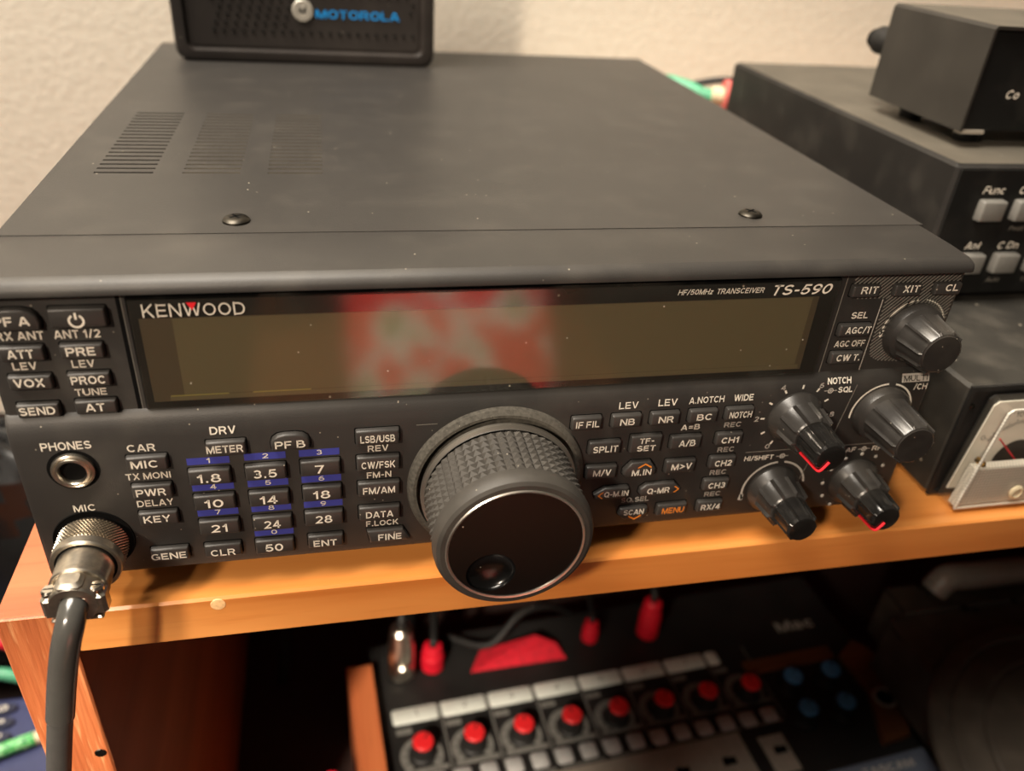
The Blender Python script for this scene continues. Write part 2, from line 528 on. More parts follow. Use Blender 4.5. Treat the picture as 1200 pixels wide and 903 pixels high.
_B, _T = .095, .905
FONT = {
    'A': (.94, [[(.09, 0), (.42, _T), (.52, _T), (.85, 0)], [(.2, .29), (.74, .29)]]),
    'B': (.88, [[(.1, 0), (.1, 1)], [(.1, .915), (.46, .915)] + _E(.47, .735, .2, .18, 90, -70) + [(.44, .525)], [(.1, .525), (.46, .525)], [(.46, .525)] + _E(.5, .305, .27, .22, 75, -90) + [(.1, .085)]]),
    'C': (.9, [_E(.47, .5, .37, .405, 42, 318, 20)]),
    'D': (.9, [[(.1, 0), (.1, 1)], [(.1, _T), (.4, _T)] + _E(.42, .5, .37, .405, 90, -90, 16) + [(.1, _B)]]),
    'E': (.78, [[(.1, 0), (.1, 1)], [(.1, _T), (.73, _T)], [(.1, .51), (.68, .51)], [(.1, _B), (.74, _B)]]),
    'F': (.74, [[(.1, 0), (.1, 1)], [(.1, _T), (.71, _T)], [(.1, .48), (.64, .48)]]),
    'G': (.94, [_E(.47, .5, .37, .405, 45, 318, 20), [(.83, .06), (.83, .46), (.5, .46)]]),
    'H': (.9, [[(.1, 0), (.1, 1)], [(.8, 0), (.8, 1)], [(.1, .52), (.8, .52)]]),
    'I': (.3, [[(.15, 0), (.15, 1)]]),
    'K': (.88, [[(.1, 0), (.1, 1)], [(.76, 1), (.16, .38)], [(.36, .56), (.8, 0)]]),
    'L': (.72, [[(.1, 1), (.1, 0)], [(.1, _B), (.69, _B)]]),
    'M': (1.05, [[(.1, 0), (.1, 1)], [(.95, 0), (.95, 1)], [(.13, .96), (.525, .08), (.92, .96)]]),
    'N': (.9, [[(.1, 0), (.1, 1)], [(.8, 0), (.8, 1)], [(.13, .95), (.77, .05)]]),
    'O': (.96, [_O(.48, .5, .38, .405)]),
    'P': (.82, [[(.1, 0), (.1, 1)], [(.1, _T), (.48, _T)] + _E(.5, .675, .22, .23, 90, -90) + [(.1, .445)]]),
    'Q': (.96, [_O(.48, .5, .38, .405), [(.56, .3), (.9, -.02)]]),
    'R': (.88, [[(.1, 0), (.1, 1)], [(.1, _T), (.48, _T)] + _E(.5, .69, .22, .215, 90, -90) + [(.1, .475)], [(.5, .475), (.78, 0)]]),
    'S': (.84, [_E(.42, .705, .3, .2, 25, 270, 14) + _E(.42, .3, .32, .205, 90, -160, 14)[1:]]),
    'T': (.78, [[(.02, _T), (.76, _T)], [(.39, 0), (.39, 1)]]),
    'U': (.9, [[(.1, 1), (.1, .4)] + _E(.45, .4, .35, .305, 180, 360, 14) + [(.8, 1)]]),
    'V': (.86, [[(.09, 1), (.4, _B), (.46, _B), (.77, 1)]]),
    'W': (1.24, [[(.08, 1), (.31, _B), (.37, _B), (.59, .95), (.65, .95), (.87, _B), (.93, _B), (1.16, 1)]]),
    'X': (.86, [[(.1, 0), (.76, 1)], [(.1, 1), (.76, 0)]]),
    'Y': (.84, [[(.08, 1), (.42, .45), (.76, 1)], [(.42, .5), (.42, 0)]]),
    'Z': (.8, [[(.08, _T), (.68, _T), (.12, _B), (.74, _B)]]),
    '0': (.8, [_O(.4, .5, .3, .405)]),
    '1': (.52, [[(.36, 0), (.36, 1)], [(.06, .7), (.2, .73), (.34, .92)]]),
    '2': (.78, [_E(.38, .68, .28, .225, 165, -30, 12) + [(.13, _B), (.72, _B)]]),
    '3': (.78, [_E(.37, .705, .25, .2, 150, -90, 12), _E(.37, .3, .29, .205, 90, -155, 12), [(.28, .51), (.4, .51)]]),
    '4': (.82, [[(.54, 0), (.54, 1)], [(.52, .95), (.1, .3), (.78, .3)]]),
    '5': (.78, [[(.68, _T), (.2, _T), (.14, .5)] + _E(.37, .34, .3, .245, 135, -155, 14)]),
    '6': (.8, [_O(.4, .33, .29, .235), _E(.52, .36, .41, .545, 75, 180, 10)]),
    '7': (.74, [[(.05, _T), (.66, _T), (.28, 0)]]),
    '8': (.82, [_O(.41, .73, .24, .185), _O(.41, .295, .31, .21)]),
    '9': (.8, [_O(.4, .67, .29, .235), _E(.28, .64, .41, .545, -105, 0, 10)]),
    '/': (.5, [[(.06, -.03), (.44, 1.03)]]),
    '.': (.32, [[(.15, 0), (.15, .2)]]),
    '-': (.5, [[(.06, .42), (.44, .42)]]),
    '=': (.8, [[(.1, .32), (.7, .32)], [(.1, .64), (.7, .64)]]),
    '>': (.8, [[(.1, .82), (.68, .5), (.1, .18)]]),
    'a': (.7, [_E(.3, .5, .24, .17, 160, 0, 8) + [(.54, 0)], _O(.31, .22, .22, .15)]),
    'c': (.68, [_E(.36, .36, .27, .28, 45, 315, 14)]),
    'd': (.76, [[(.64, 0), (.64, 1)], _O(.37, .36, .27, .28)]),
    'e': (.72, [_E(.36, .36, .27, .28, 0, 315, 16), [(.1, .36), (.62, .36)]]),
    'f': (.44, [[(.18, 0), (.18, .75)] + _E(.36, .75, .18, .18, 180, 95, 5), [(.0, .64), (.42, .64)]]),
    'h': (.72, [[(.1, 0), (.1, 1)], _E(.35, .4, .25, .23, 180, 0, 8) + [(.6, 0)]]),
    'k': (.66, [[(.1, 0), (.1, 1)], [(.58, .7), (.16, .25)], [(.3, .4), (.6, 0)]]),
    'n': (.72, [[(.1, 0), (.1, .72)], _E(.35, .4, .25, .23, 180, 0, 8) + [(.6, 0)]]),
    'o': (.74, [_O(.37, .36, .27, .28)]),
    'p': (.74, [[(.1, -.25), (.1, .72)], _O(.37, .36, .27, .28)]),
    'r': (.48, [[(.1, 0), (.1, .72)], _E(.4, .36, .29, .27, 175, 95, 6)]),
    's': (.64, [_E(.32, .5, .21, .14, 25, 270, 8) + _E(.32, .22, .22, .14, 90, -160, 8)[1:]]),
    't': (.44, [[(.2, .95), (.2, .2)] + _E(.33, .2, .13, .12, 180, 280, 5), [(.02, .64), (.42, .64)]]),
    'u': (.72, [[(.1, .72), (.1, .3)] + _E(.36, .3, .26, .22, 180, 360, 8), [(.62, 0), (.62, .72)]]),
    'z': (.64, [[(.06, .63), (.54, .63), (.1, .09), (.58, .09)]]),
}
CAP = 1.0
GL = {}


def glyphs(s, wt, shear):
    k = (s, wt, shear)
    if k in GL: return GL[k]
    x = 0.0; V = []; Fc = []
    for ch in s:
        if ch == ' ':
            x += .34; continue
        adv, strokes = FONT[ch]
        for pl in strokes:
            closed = math.dist(pl[0], pl[-1]) < 1e-6
            p = [Vector(q) for q in (pl[:-1] if closed else pl)]
            n = len(p); o = len(V)
            for i in range(n):
                d0 = (p[i] - p[i - 1]) if (i > 0 or closed) else None
                d1 = (p[(i + 1) % n] - p[i]) if (i < n - 1 or closed) else None
                if d0 is None: d0 = d1
                if d1 is None: d1 = d0
                d0 = d0.normalized(); d1 = d1.normalized()
                n0 = Vector((-d0.y, d0.x)); n1 = Vector((-d1.y, d1.x))
                b = n0 + n1
                b = b / max(b.length_squared, .55) * 2
                for sg in (-.5, .5):
                    q = p[i] + b * (sg * wt)
                    V.append((x + q.x + shear * q.y, q.y))
            for i in range(n if closed else n - 1):
                j = (i + 1) % n
                Fc.append((o + 2 * i, o + 2 * i + 1, o + 2 * j + 1, o + 2 * j))
        x += adv + .1
    GL[k] = (V, Fc)
    return V, Fc


X = (1, 0, 0); Z = (0, 0, 1); Y = (0, 1, 0)


def thing(name, label, cat, base, group=None, rotz=0.0):
    o = bpy.data.objects.new(name, None)
    o.empty_display_size = 0.01
    COL.objects.link(o)
    o.location = base
    o.rotation_euler = (0, 0, rotz)
    o['label'] = label; o['category'] = cat
    if group: o['group'] = group
    o['_b'] = (0, 0, 0) if rotz else tuple(base)
    return o


def tag(o, label, cat, group=None):
    o['label'] = label; o['category'] = cat
    if group: o['group'] = group
    return o


def mm(*a):
    return [v / 1000.0 for v in a]


# ------------------------------------------------------------------ setting
b = MB(); b.quad((-1.6, 0.36, -0.9), (1.6, 0.36, -0.9), (1.6, 0.36, 1.6), (-1.6, 0.36, 1.6), 'wall')
b.quad((-1.6, 0.42, -0.9), (1.6, 0.42, -0.9), (1.6, 0.42, 1.6), (-1.6, 0.42, 1.6), 'wall')
w = b.build('wall_back', smooth=0); w['kind'] = 'structure'

DESK = -0.33
t = thing('desk', 'dark desk top under the wooden shelf, mixer and side gear', 'desk', (0, 0, -0.72))
b = MB(); b.box(-0.85, 0.85, -0.30, 0.355, DESK - 0.03, DESK, 'tabletop', 0.002); b.build('desk_top', t)
for sx in (-0.8, 0.8):
    for sy in (-0.26, 0.32):
        b = MB(); b.box(sx - .025, sx + .025, sy - .025, sy + .025, -0.72, DESK - 0.03, 'tabletop'); b.build('leg', t)
b = MB(); b.quad((-1.6, -1.6, -0.72), (1.6, -1.6, -0.72), (1.6, 0.42, -0.72), (-1.6, 0.42, -0.72), 'tabletop')
w = b.build('floor', smooth=0); w['kind'] = 'structure'

# ------------------------------------------------------------------ wooden shelf
SH = -0.0078
t = thing('wooden_shelf', 'orange varnished pine shelf unit carrying the radio and the meter box', 'shelf', (0, 0.15, DESK))
b = MB(); b.box(-0.1315, 0.62, -0.005, 0.335, SH - 0.0168, SH, 'shelf', 0.0008); b.build('shelf_board', t)
# side boards: front edge has rough grain, inner face is darker
for nm, x0, x1 in (('side_board', -0.1507, -0.1318), ('side_board', 0.6205, 0.639)):
    b = MB(); b.box(x0, x1, -0.0052, 0.335, DESK, SH + 0.0001, 'endgrain', 0.0006)
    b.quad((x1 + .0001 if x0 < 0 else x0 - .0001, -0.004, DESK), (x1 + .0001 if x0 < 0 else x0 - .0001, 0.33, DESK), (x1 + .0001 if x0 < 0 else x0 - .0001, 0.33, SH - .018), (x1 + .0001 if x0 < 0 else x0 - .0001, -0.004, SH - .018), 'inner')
    b.quad((x0 + .0004, -.0048, SH + .0002), (x1 - .0002, -.0048, SH + .0002), (x1 - .0002, .334, SH + .0002), (x0 + .0004, .334, SH + .0002), 'sidetop')
    sb = b.build(nm, t)
    if x0 < 0: sb['label'] = 'reddish rough sawn side board'
b = MB(); b.box(-0.1316, 0.6204, 0.335, 0.341, DESK, SH, 'cavity'); b.build('back_board', t)
# a nail hole dent in the shelf edge
b = MB(); MT['pale_dent'] = plain('pale_dent_wood', (238, 196, 140), 0.5, var=0.15, vs=900)
b.lathe([(0.0023, 0.0), (0.0021, 0.0002), (0.0012, 0.0003), (0.0004, 0.00025)], -0.0905, -0.0104, 'pale_dent', 18, y0=-0.0049); dn = b.build('dent', t)
b = MB(); b.lathe([(0.0020, 0.0), (0.0018, 0.0004), (0.0006, 0.0002)], -0.1345, -0.0725, 'steel', 9, y0=-0.0051); b.build('dent', t)
# ------------------------------------------------------------------ RADIO
W = 0.135; H = 0.094
R = thing('radio_transceiver', 'large black desktop radio transceiver with olive display, keypad and big tuning knob', 'radio', (0, 0.16, SH))
# top cover with three groups of cooling slots
b = MB()
ys0, ys1 = 0.0276, 0.3033
xb = [-W, -0.1224, -0.1052, -0.0966, -0.0792, -0.0707, -0.0535, W]
sl = []
for i in range(18):
    y = 0.0786 + i * (0.0738 / 17)
    sl += [(y, y + 0.0013)]
yb = [ys0] + [v for s in sl for v in s] + [ys1]
for j in range(len(yb) - 1):
    for i in range(7):
        slot = (j % 2 == 1) and i in (1, 3, 5)
        x0, x1, y0, y1 = xb[i], xb[i + 1], yb[j], yb[j + 1]
        if not slot:
            b.quad((x0, y0, H), (x1, y0, H), (x1, y1, H), (x0, y1, H), 'cover')
        else:
            dp = {1: 0.0016, 3: 0.0006, 5: 0.00042}[i]; zz = H - dp
            fl = 'gap' if i == 1 else 'cover'
            b.quad((x0, y0, zz), (x1, y0, zz), (x1, y1, zz), (x0, y1, zz), fl)
            b.quad((x0, y0, H), (x1, y0, H), (x1, y0, zz), (x0, y0, zz), 'cover')
            b.quad((x0, y1, H), (x1, y1, H), (x1, y1, zz), (x0, y1, zz), 'cover' if i == 1 else 'dust_sheen')  # second and third groups: paler far wall paints out slot shade
            b.quad((x0, y0, H), (x0, y1, H), (x0, y1, zz), (x0, y0, zz), 'gap')
            b.quad((x1, y0, H), (x1, y1, H), (x1, y1, zz), (x1, y0, zz), 'cover')
for s in (-1, 1):
    b.quad((s * W, ys0, 0.003), (s * W, ys1, 0.003), (s * W, ys1, H), (s * W, ys0, H), 'cover')
b.quad((-W, ys1, 0.003), (W, ys1, 0.003), (W, ys1, H), (-W, ys1, H), 'cover')
b.quad((-W, ys0, 0.003), (W, ys0, 0.003), (W, ys1, 0.003), (-W, ys1, 0.003), 'cover')
b.quad((-W, ys0, H), (W, ys0, H), (W, ys0, H - 0.0015), (-W, ys0, H - 0.0015), 'cover')
b.build('top_cover', R, smooth=0)
for (sx, sy) in ((-0.0771, 0.0364), (0.0789, 0.0376)):
    b = MB(); b.lathez([(0.0038, 0), (0.0037, 0.0005), (0.0031, 0.0011), (0.0020, 0.0014)], sx, sy, H, 'steel', 28)
    a = 0.6
    for k in (0, 1):
        c, s = cos(a + k * pi / 2), sin(a + k * pi / 2); z = H + 0.00145
        b.quad(*[(sx + c * u - s * v, sy + s * u + c * v, z) for (u, v) in ((-.0019, -.0004), (.0019, -.0004), (.0019, .0004), (-.0019, .0004))], 'gap')
    b.build('screw', R)
for sx in (-0.105, 0.105):
    for sy in (0.05, 0.27):
        b = MB(); b.lathez([(0.0075, 0), (0.009, 0.003), (0.009, 0.0108)], sx, sy, SH, 'black', 24); b.build('foot', R)

# front panel: profile swept across the width
prof = [(0.0276, 0.003), (0.0276, 0.0938), (0.0272, 0.09385), (0.012, 0.0937), (0.0035, 0.0933), (0.0018, 0.0928), (0.0006, 0.0917), (0.0001, 0.0905), (0.0001, 0.0895),
        (0.0030, 0.0891), (0.0030, 0.0556), (0.0022, 0.0551), (0.0011, 0.0535), (0.0004, 0.0512), (0.0, 0.0480), (0.0, 0.0030), (0.0008, 0.0012), (0.004, 0.0003), (0.0276, 0.0003)]
b = MB()
edge = [(-W, 0.0014), (-W + 0.0004, 0.0005), (-W + 0.0014, 0.0)]
xs = [(-W, 0.0016), (-W + 0.0005, 0.0005), (-W + 0.0016, 0), (W - 0.0016, 0), (W - 0.0005, 0.0005), (W, 0.0016)]
cy, cz = 0.014, 0.047
rings = []
for x, ins in xs:
    ring = []
    for (y, z) in prof:
        yy = min(y + ins, 0.0276); zz = z - ins * (1 if z > cz else -1) * (1 if (z > 0.0925 or z < 0.002) else 0)
        ring.append((x, yy, zz))
    rings.append(ring)
b.loops([r[:5] for r in rings], 'cover', False, False, close=False)
b.loops([r[4:] for r in rings], 'panel', False, False, close=False)
for r in (rings[0], rings[-1]): b.add(r, [tuple(range(len(r)))], 'panel')
UP = 0.0030          # upper, recessed face
e = 0.00006


def py(z):
    """depth of the panel surface at height z (mm)"""
    pr = [(55.6, UP), (55.1, .0022), (53.5, .0011), (51.2, .0004), (48.0, 0.0)]
    if z >= 55.6: return UP
    for (za, ya), (zb, yb_) in zip(pr, pr[1:]):
        if z >= zb: return yb_ + (ya - yb_) * (z - zb) / (za - zb)
    return 0.0


def pt(s, x, z, h=2.45, y=None, m='ink', w=None, st=1.12, sh=0.0, bold=0.028):
    """lettering printed on the front panel, x and z in millimetres"""
    yb0, yb1 = py(z - h / 2), py(z + h / 2)
    ln = math.hypot(h / 1000, yb1 - yb0)
    ey = (0, (yb1 - yb0) / ln, h / 1000 / ln)
    yy = (yb0 + yb1) / 2 - (0.00030 if z > 48.3 and z < 56 else 0.00012)
    b.text(s, (x / 1000, yy, z / 1000), X, ey, h / 1000, m, width=(w / 1000 if w else None), stretch=st, shear=sh, bold=bold)


pt('PHONES', -121.5, 47.3, 2.5, w=12.0, y=-e)
pt('MIC', -121.2, 26.4, 2.3, w=5.4)
pt('CAR', -103.7, 45.2, 2.4, w=7.0)
pt('TX MONI', -103.4, 35.8, 2.2, w=11.3)
pt('DELAY', -103.1, 26.3, 2.3, w=9.4)
pt('DRV', -82.7, 49.3, 2.4, w=6.6)
pt('REV', -41.8, 39.9, 2.2, w=5.8)
pt('FM-N', -41.7, 30.4, 2.2, w=7.0)
pt('F.LOCK', -41.1, 11.9, 2.1, w=9.6)
pt('LEV', 32.0, 49.4, 2.3, w=6.0, bold=.02)
pt('LEV', 44.4, 49.6, 2.3, w=6.0, bold=.02)
pt('A.NOTCH', 57.0, 49.7, 2.2, w=11.4, bold=.02)
pt('WIDE', 69.2, 49.7, 2.2, w=6.4)
pt('A=B', 53.6, 39.9, 2.0, w=6.2)
for x, z in ((67.7, 39.8), (67.5, 30.2), (66.8, 21.1), (66.7, 12.1)):
    pt('REC', x, z, 1.9, w=5.6, m='ink_grey')
pt('SQ.SEL', 39.7, 12.5, 2.0, w=9.4, m='ink_grey')
pt('NOTCH', 101.5, 53.3, 2.1, w=8.2, y=0.0006)
pt('SQL', 104.0, 50.4, 2.0, w=5.0, y=-0.0002)
pt('HI/SHIFT', 80.2, 25.7, 1.9, w=10.2)
pt('AF', 113.6, 26.1, 1.9, w=3.6)
pt('RF', 123.6, 26.1, 1.9, w=3.8)
for (x, z, yy) in ((98.6, 50.4, -0.0002), (88.6, 25.7, -e), (118.6, 26.1, -e)):
    b.arc(x / 1000, z / 1000, 0.0008, 0.0004, 0, 360, yy, 'ink_grey', 20)
    b.arc(x / 1000, z / 1000, 0.0002, 0.0004, 0, 360, yy, 'ink_grey', 10)
    for s in (-1, 1):
        b.quad(*[((x + s * u) / 1000, yy, (z + v) / 1000) for (u, v) in ((1, -.12), (2.2, -.12), (2.2, .12), (1, .12))], 'ink_grey')
# MULTI badge: pale block with dark letters
b.quad(*[(x / 1000, y, z / 1000) for (x, y, z) in ((124.0, py(51.5)-.00012, 51.5), (134.0, py(51.5)-.00012, 51.5), (134.0, py(54.2)-.00022, 54.2), (124.0, py(54.2)-.00022, 54.2))], 'ink_grey')
b.text('MULTI', (0.1288, (py(51.5)+py(54.2))/2-.0005, 0.05285), X, (0, 0.36, 0.93), 0.0019, 'gap', width=0.0086, bold=0.01)
pt('/CH', 131.2, 49.9, 2.1, w=4.8, y=-0.0002)
# separator rules and the printed sector lines
for (x0, z0, x1, z1) in ((75, 28.1, 91, 28.1), (108, 28.1, 127, 28.1), (104.5, 30, 107.5, 52), (97, 0.9 + 12, 100, 27)):
    b.quad((x0 / 1000, -e, z0 / 1000), (x1 / 1000, -e, z1 / 1000), (x1 / 1000 + (0.00025 if x1 - x0 < 8 else 0), -e, z1 / 1000 + (0.00025 if x1 - x0 > 8 else 0)), (x0 / 1000 + (0.00025 if x1 - x0 < 8 else 0), -e, z0 / 1000 + (0.00025 if x1 - x0 > 8 else 0)), 'ink_dim')
# left block lettering
pt('RX ANT', -126.0, 78.2, 2.3, w=10.6); pt('ANT 1/2', -113.3, 78.2, 2.3, w=10.4)
pt('LEV', -126.8, 69.8, 2.2, w=5.4); pt('LEV', -113.6, 69.8, 2.2, w=5.2); pt('TUNE', -113.4, 61.5, 2.1, w=7.4)
pt('SEL', 102.7, 75.1, 2.2, w=5.6); pt('AGC OFF', 102.4, 65.4, 2.2, w=10.4)
# slots and dividing grooves of the upper face
def stripe(x0, x1, z0, z1, m, y=UP - e):
    b.quad((x0 / 1000, y, z0 / 1000), (x1 / 1000, y, z0 / 1000), (x1 / 1000, y, z1 / 1000), (x0 / 1000, y, z1 / 1000), m)
stripe(-103.2, -102.1, 55.6, 88.8, 'gap')
stripe(-102.1, -101.9, 55.6, 88.8, 'hatch')
stripe(108.7, 109.0, 55.6, 80.2, 'ink_grey')
stripe(94.6, 94.9, 55.6, 88.6, 'hatch')
# hatched sector around the clarifier knob
def hatch(poly):
    n = len(poly)
    k = -60.0
    while k < 60:
        # line x - z = k + c (45 degrees), clipped to the polygon
        c = 30 + k
        hits = []
        for i in range(n):
            (xa, za), (xb_, zb_) = poly[i], poly[(i + 1) % n]
            fa, fb = xa - za - c, xb_ - zb_ - c
            if (fa < 0) != (fb < 0):
                tt = fa / (fa - fb)
                hits.append((xa + tt * (xb_ - xa), za + tt * (zb_ - za)))
        hits.sort()
        for h0, h1 in zip(hits[0::2], hits[1::2]):
            if h1[0] - h0[0] > 0.3:
                q = 0.16
                b.quad(((h0[0] - q) / 1000, UP - e, (h0[1] + q) / 1000), ((h0[0] + q) / 1000, UP - e, (h0[1] - q) / 1000), ((h1[0] + q) / 1000, UP - e, (h1[1] - q) / 1000), ((h1[0] - q) / 1000, UP - e, (h1[1] + q) / 1000), 'hatch')
        k += 1.45
hatch([(97.3, 88.4), (97.3, 82.6), (99.5, 80.6), (109.8, 80.6), (109.8, 64.0), (111.0, 60.5), (114.0, 58.8), (121, 58.2), (130, 60), (133.4, 70), (133.4, 88.4)])
# printed dial arcs and tick marks
b.arc(0.1228, 0.0690, 0.0106, 0.0005, -4, 82, UP - e, 'ink')
b.arc(0.1228, 0.0690, 0.0106, 0.0005, 98, 186, UP - e, 'ink')
b.quad((0.1119, UP - e, 0.0672), (0.1126, UP - e, 0.0672), (0.1130, UP - e, 0.0695), (0.1116, UP - e, 0.0695), 'ink')
b.arc(0.1195, 0.0407, 0.0108, 0.00055, 0, 78, -e, 'ink'); b.arc(0.1195, 0.0407, 0.0108, 0.00055, 92, 188, -e, 'ink')
b.arc(0.0885, 0.0122, 0.0111, 0.0007, 10, 82, -e, 'ink_grey'); b.arc(0.0885, 0.0122, 0.0111, 0.0007, 94, 200, -e, 'ink_grey')
b.quad(*[(x / 1000, -e, z / 1000) for (x, z) in ((76.6, 8.4), (78.2, 8.1), (78.3, 10.6), (76.9, 10.8))], 'ink_grey')
for a in range(-60, 241, 30):
    r0_, r1_ = 0.0104, 0.0118
    c, s = cos(radians(a)), sin(radians(a)); px, pz = -s * .0003, c * .0003
    b.quad(*[(0.0887 + r * c + q * px, -e, 0.0412 + r * s + q * pz) for (r, q) in ((r0_, -1), (r1_, -1), (r1_, 1), (r0_, 1))], 'ink')
for s_, a in (('0', 240), ('2', 180), ('4', 120), ('6', 60), ('8', 0)):
    b.text(s_, (0.0887 + 0.0132 * cos(radians(a)), -e if a < 10 or a > 120 else 0.0002, 0.0412 + 0.0128 * sin(radians(a))), X, Z, 0.0019, 'ink_grey', bold=.03, stretch=1.1)
for a in range(-60, 241, 30):
    c, s = cos(radians(a)), sin(radians(a))
    b.lathe([(0.0007, 0.00005), (0.0006, 0.0002), (0.0003, 0.0003)], 0.1187 + 0.0114 * c, 0.0125 + 0.0114 * s, 'ink_grey', 10)
# LED slot over the dial
b.quad(*[(x / 1000, 0.0002 - e, z / 1000) for (x, z) in ((-31.0, 47.2), (-25.0, 47.2), (-25.0, 48.0), (-31.0, 48.0))], 'gap')
b.quad(*[(x / 1000, -0.00012, z / 1000) for (x, z) in ((-31.0, 46.9), (-25.0, 46.9), (-25.0, 47.2), (-31.0, 47.2))], 'hatch')
# blue number strips over the band keys
for (s_, x, z) in (('1', -87.6, 39.5), ('2', -72.7, 39.8), ('3', -58.1, 39.8), ('4', -87.4, 30.4), ('5', -72.7, 30.4), ('6', -58.0, 30.5), ('7', -87.2, 21.2), ('8', -72.6, 21.2), ('9', -58.0, 21.2), ('0', -72.6, 11.9)):
    b.quad(*[((x + u) / 1000, -e, (z + v) / 1000) for (u, v) in ((-5.5, -1.15), (5.5, -1.15), (5.5, 1.15), (-5.5, 1.15))], 'blue')
    b.text(s_, (x / 1000, -2 * e, z / 1000 + .0001), X, Z, 0.0017, 'ink', stretch=1.3, bold=.02)


def gap_shade(poly, yy, grow=0.28):  # black rim around a key paints the shade in its gap
    cx_ = sum(p[0] for p in poly) / len(poly); cz_ = sum(p[1] for p in poly) / len(poly)
    out = []
    for (x, z) in poly:
        out.append(((x + grow * (1 if x > cx_ else -1)) / 1000, yy, (z + grow * (1 if z > cz_ else -1)) / 1000))
    b.add(out, [tuple(range(len(out)))], 'gap')


KEYS = []


def rectp(x0, x1, z0, z1, c=0.5):
    return [(x0 + c, z0), (x1 - c, z0), (x1 - c * .3, z0 + c * .3), (x1, z0 + c), (x1, z1 - c), (x1 - c * .3, z1 - c * .3), (x1 - c, z1), (x0 + c, z1), (x0 + c * .3, z1 - c * .3), (x0, z1 - c), (x0, z0 + c), (x0 + c * .3, z0 + c * .3)]


def K(txts, cx_, ztop, w, h, poly=None, up=False, hgt=1.7, label=None):
    p = poly or rectp(cx_ - w / 2, cx_ + w / 2, ztop - h, ztop - 1.15)
    if poly:
        zl, zh = min(q[1] for q in p), max(q[1] for q in p)
        p = [(q[0], zl + (q[1] - zl) * (zh - zl - 1.0) / (zh - zl)) for q in p]
    KEYS.append((txts, p, up, hgt, label))
    gap_shade(p, (UP if up else 0.0) - e * 0.4)


T = 2.45
for (s_, x, zt, tx, tz, tw) in (('MIC', -102.7, 44.3, -103.4, 40.9, 6.6), ('PWR', -102.9, 34.8, -103.2, 31.3, 7.6), ('KEY', -102.7, 25.2, -103.1, 21.8, 7.0), ('GENE', -101.7, 11.5, -102.1, 7.7, 9.4), ('METER', -82.3, 47.6, -82.6, 44.2, 9.4), ('CLR', -87.2, 11.3, -87.3, 7.2, 6.8), ('ENT', -58.0, 11.3, -58.2, 7.3, 6.8)):
    K([(s_, tx, tz, T, tw, 'ink')], x, zt, 10.4, 5.9)
for (s_, x, zt, tw) in (('1.8', -87.6, 38.6, 6.2), ('10', -87.4, 29.6, 5.0), ('21', -87.2, 20.4, 4.6), ('3.5', -72.8, 38.8, 6.2), ('14', -72.7, 29.4, 4.8), ('24', -72.6, 20.2, 4.8), ('50', -72.7, 11.2, 5.0), ('7', -58.0, 39.0, 2.6), ('18', -58.0, 29.8, 4.8), ('28', -58.0, 20.5, 5.0)):
    K([(s_, x - .2, zt - 3.9, 2.9, tw, 'ink')], x, zt, 11.1, 6.4)
for (s_, zt, tw) in (('LSB/USB', 48.2, 9.6), ('CW/FSK', 39.1, 9.5), ('FM/AM', 29.8, 9.2), ('DATA', 20.6, 8.0)):
    K([(s_, -41.9, zt - 3.9, 2.45, tw, 'ink')], -41.9, zt, 12.2, 6.2)
K([('FINE', -39.0, 7.5, 2.45, 7.0, 'ink')], -39.8, 11.2, 12, 6, [(-45.9, 11.2), (-45.0, 5.4), (-33.2, 5.4), (-32.9, 6.0), (-35.0, 11.0), (-35.5, 11.2)])
K([('PF B', -65.6, 44.3, 2.45, 8.0, 'ink')], -65.4, 48.4, 10, 6, [(-70.6, 42.3), (-60.4, 42.3), (-60.2, 45.0), (-60.8, 46.8), (-62.2, 48.1), (-64, 48.5), (-67, 48.5), (-68.8, 48.1), (-70.2, 46.8), (-70.8, 45.0)])
for (s_, x, tw) in (('IF FIL', 19.2, 7.2), ('NB', 31.6, 4.6), ('NR', 43.9, 4.8), ('BC', 56.3, 4.8), ('NOTCH', 68.4, 7.4)):
    K([(s_, x + .2, 44.5, 2.35, tw, 'ink')], x, 48.0, 9.3, 5.7)
K([('SPLIT', 26.2, 34.9, 2.4, 7.8, 'ink')], 26.0, 38.7, 10.2, 6)
K([('TF-', 39.2, 37.0, 2.0, 4.6, 'ink'), ('SET', 39.4, 34.2, 2.1, 6.0, 'ink')], 39.2, 39.9, 10.2, 7.5)
K([('A/B', 52.8, 35.0, 2.4, 5.4, 'ink')], 52.4, 38.7, 10.2, 6)
for i, (s_, tw) in enumerate((('CH1', 5.8), ('CH2', 5.8), ('CH3', 5.8), ('RX/4', 6.8))):
    x = 67.2 - i * 0.3
    K([(s_, x, 35.0 - i * 9.05, 2.3, tw, 'ink')], x - .2, 38.6 - i * 9.2 + (0.1 * i), 9.0, 5.6)
K([('M/V', 26.3, 25.8, 2.4, 5.8, 'ink')], 26.1, 29.4, 10.0, 6.1)
K([('M.IN', 39.4, 24.8, 2.3, 6.4, 'ink'), ('^', 40.2, 27.2, 0, 4.6, 'orange')], 39, 30, 10, 7, [(34.6, 23.0), (43.2, 23.0), (44.2, 24.2), (44.2, 26.3), (42.0, 29.7), (35.8, 29.7), (33.4, 26.3), (33.4, 24.2)], label='key with an orange up arrow')
K([('M>V', 52.6, 25.9, 2.4, 6.8, 'ink')], 52.3, 29.4, 10.2, 6.1)
K([('Q-M.IN', 32.2, 16.9, 2.2, 8.0, 'ink'), ('<', 27.0, 16.6, 0, 1.9, 'orange')], 31, 20, 10, 6, [(25.6, 14.8), (35.8, 14.4), (36.4, 15), (36.4, 19.6), (35.8, 20.2), (28.2, 20.2), (24.8, 17.4)], label='key with an orange left arrow')
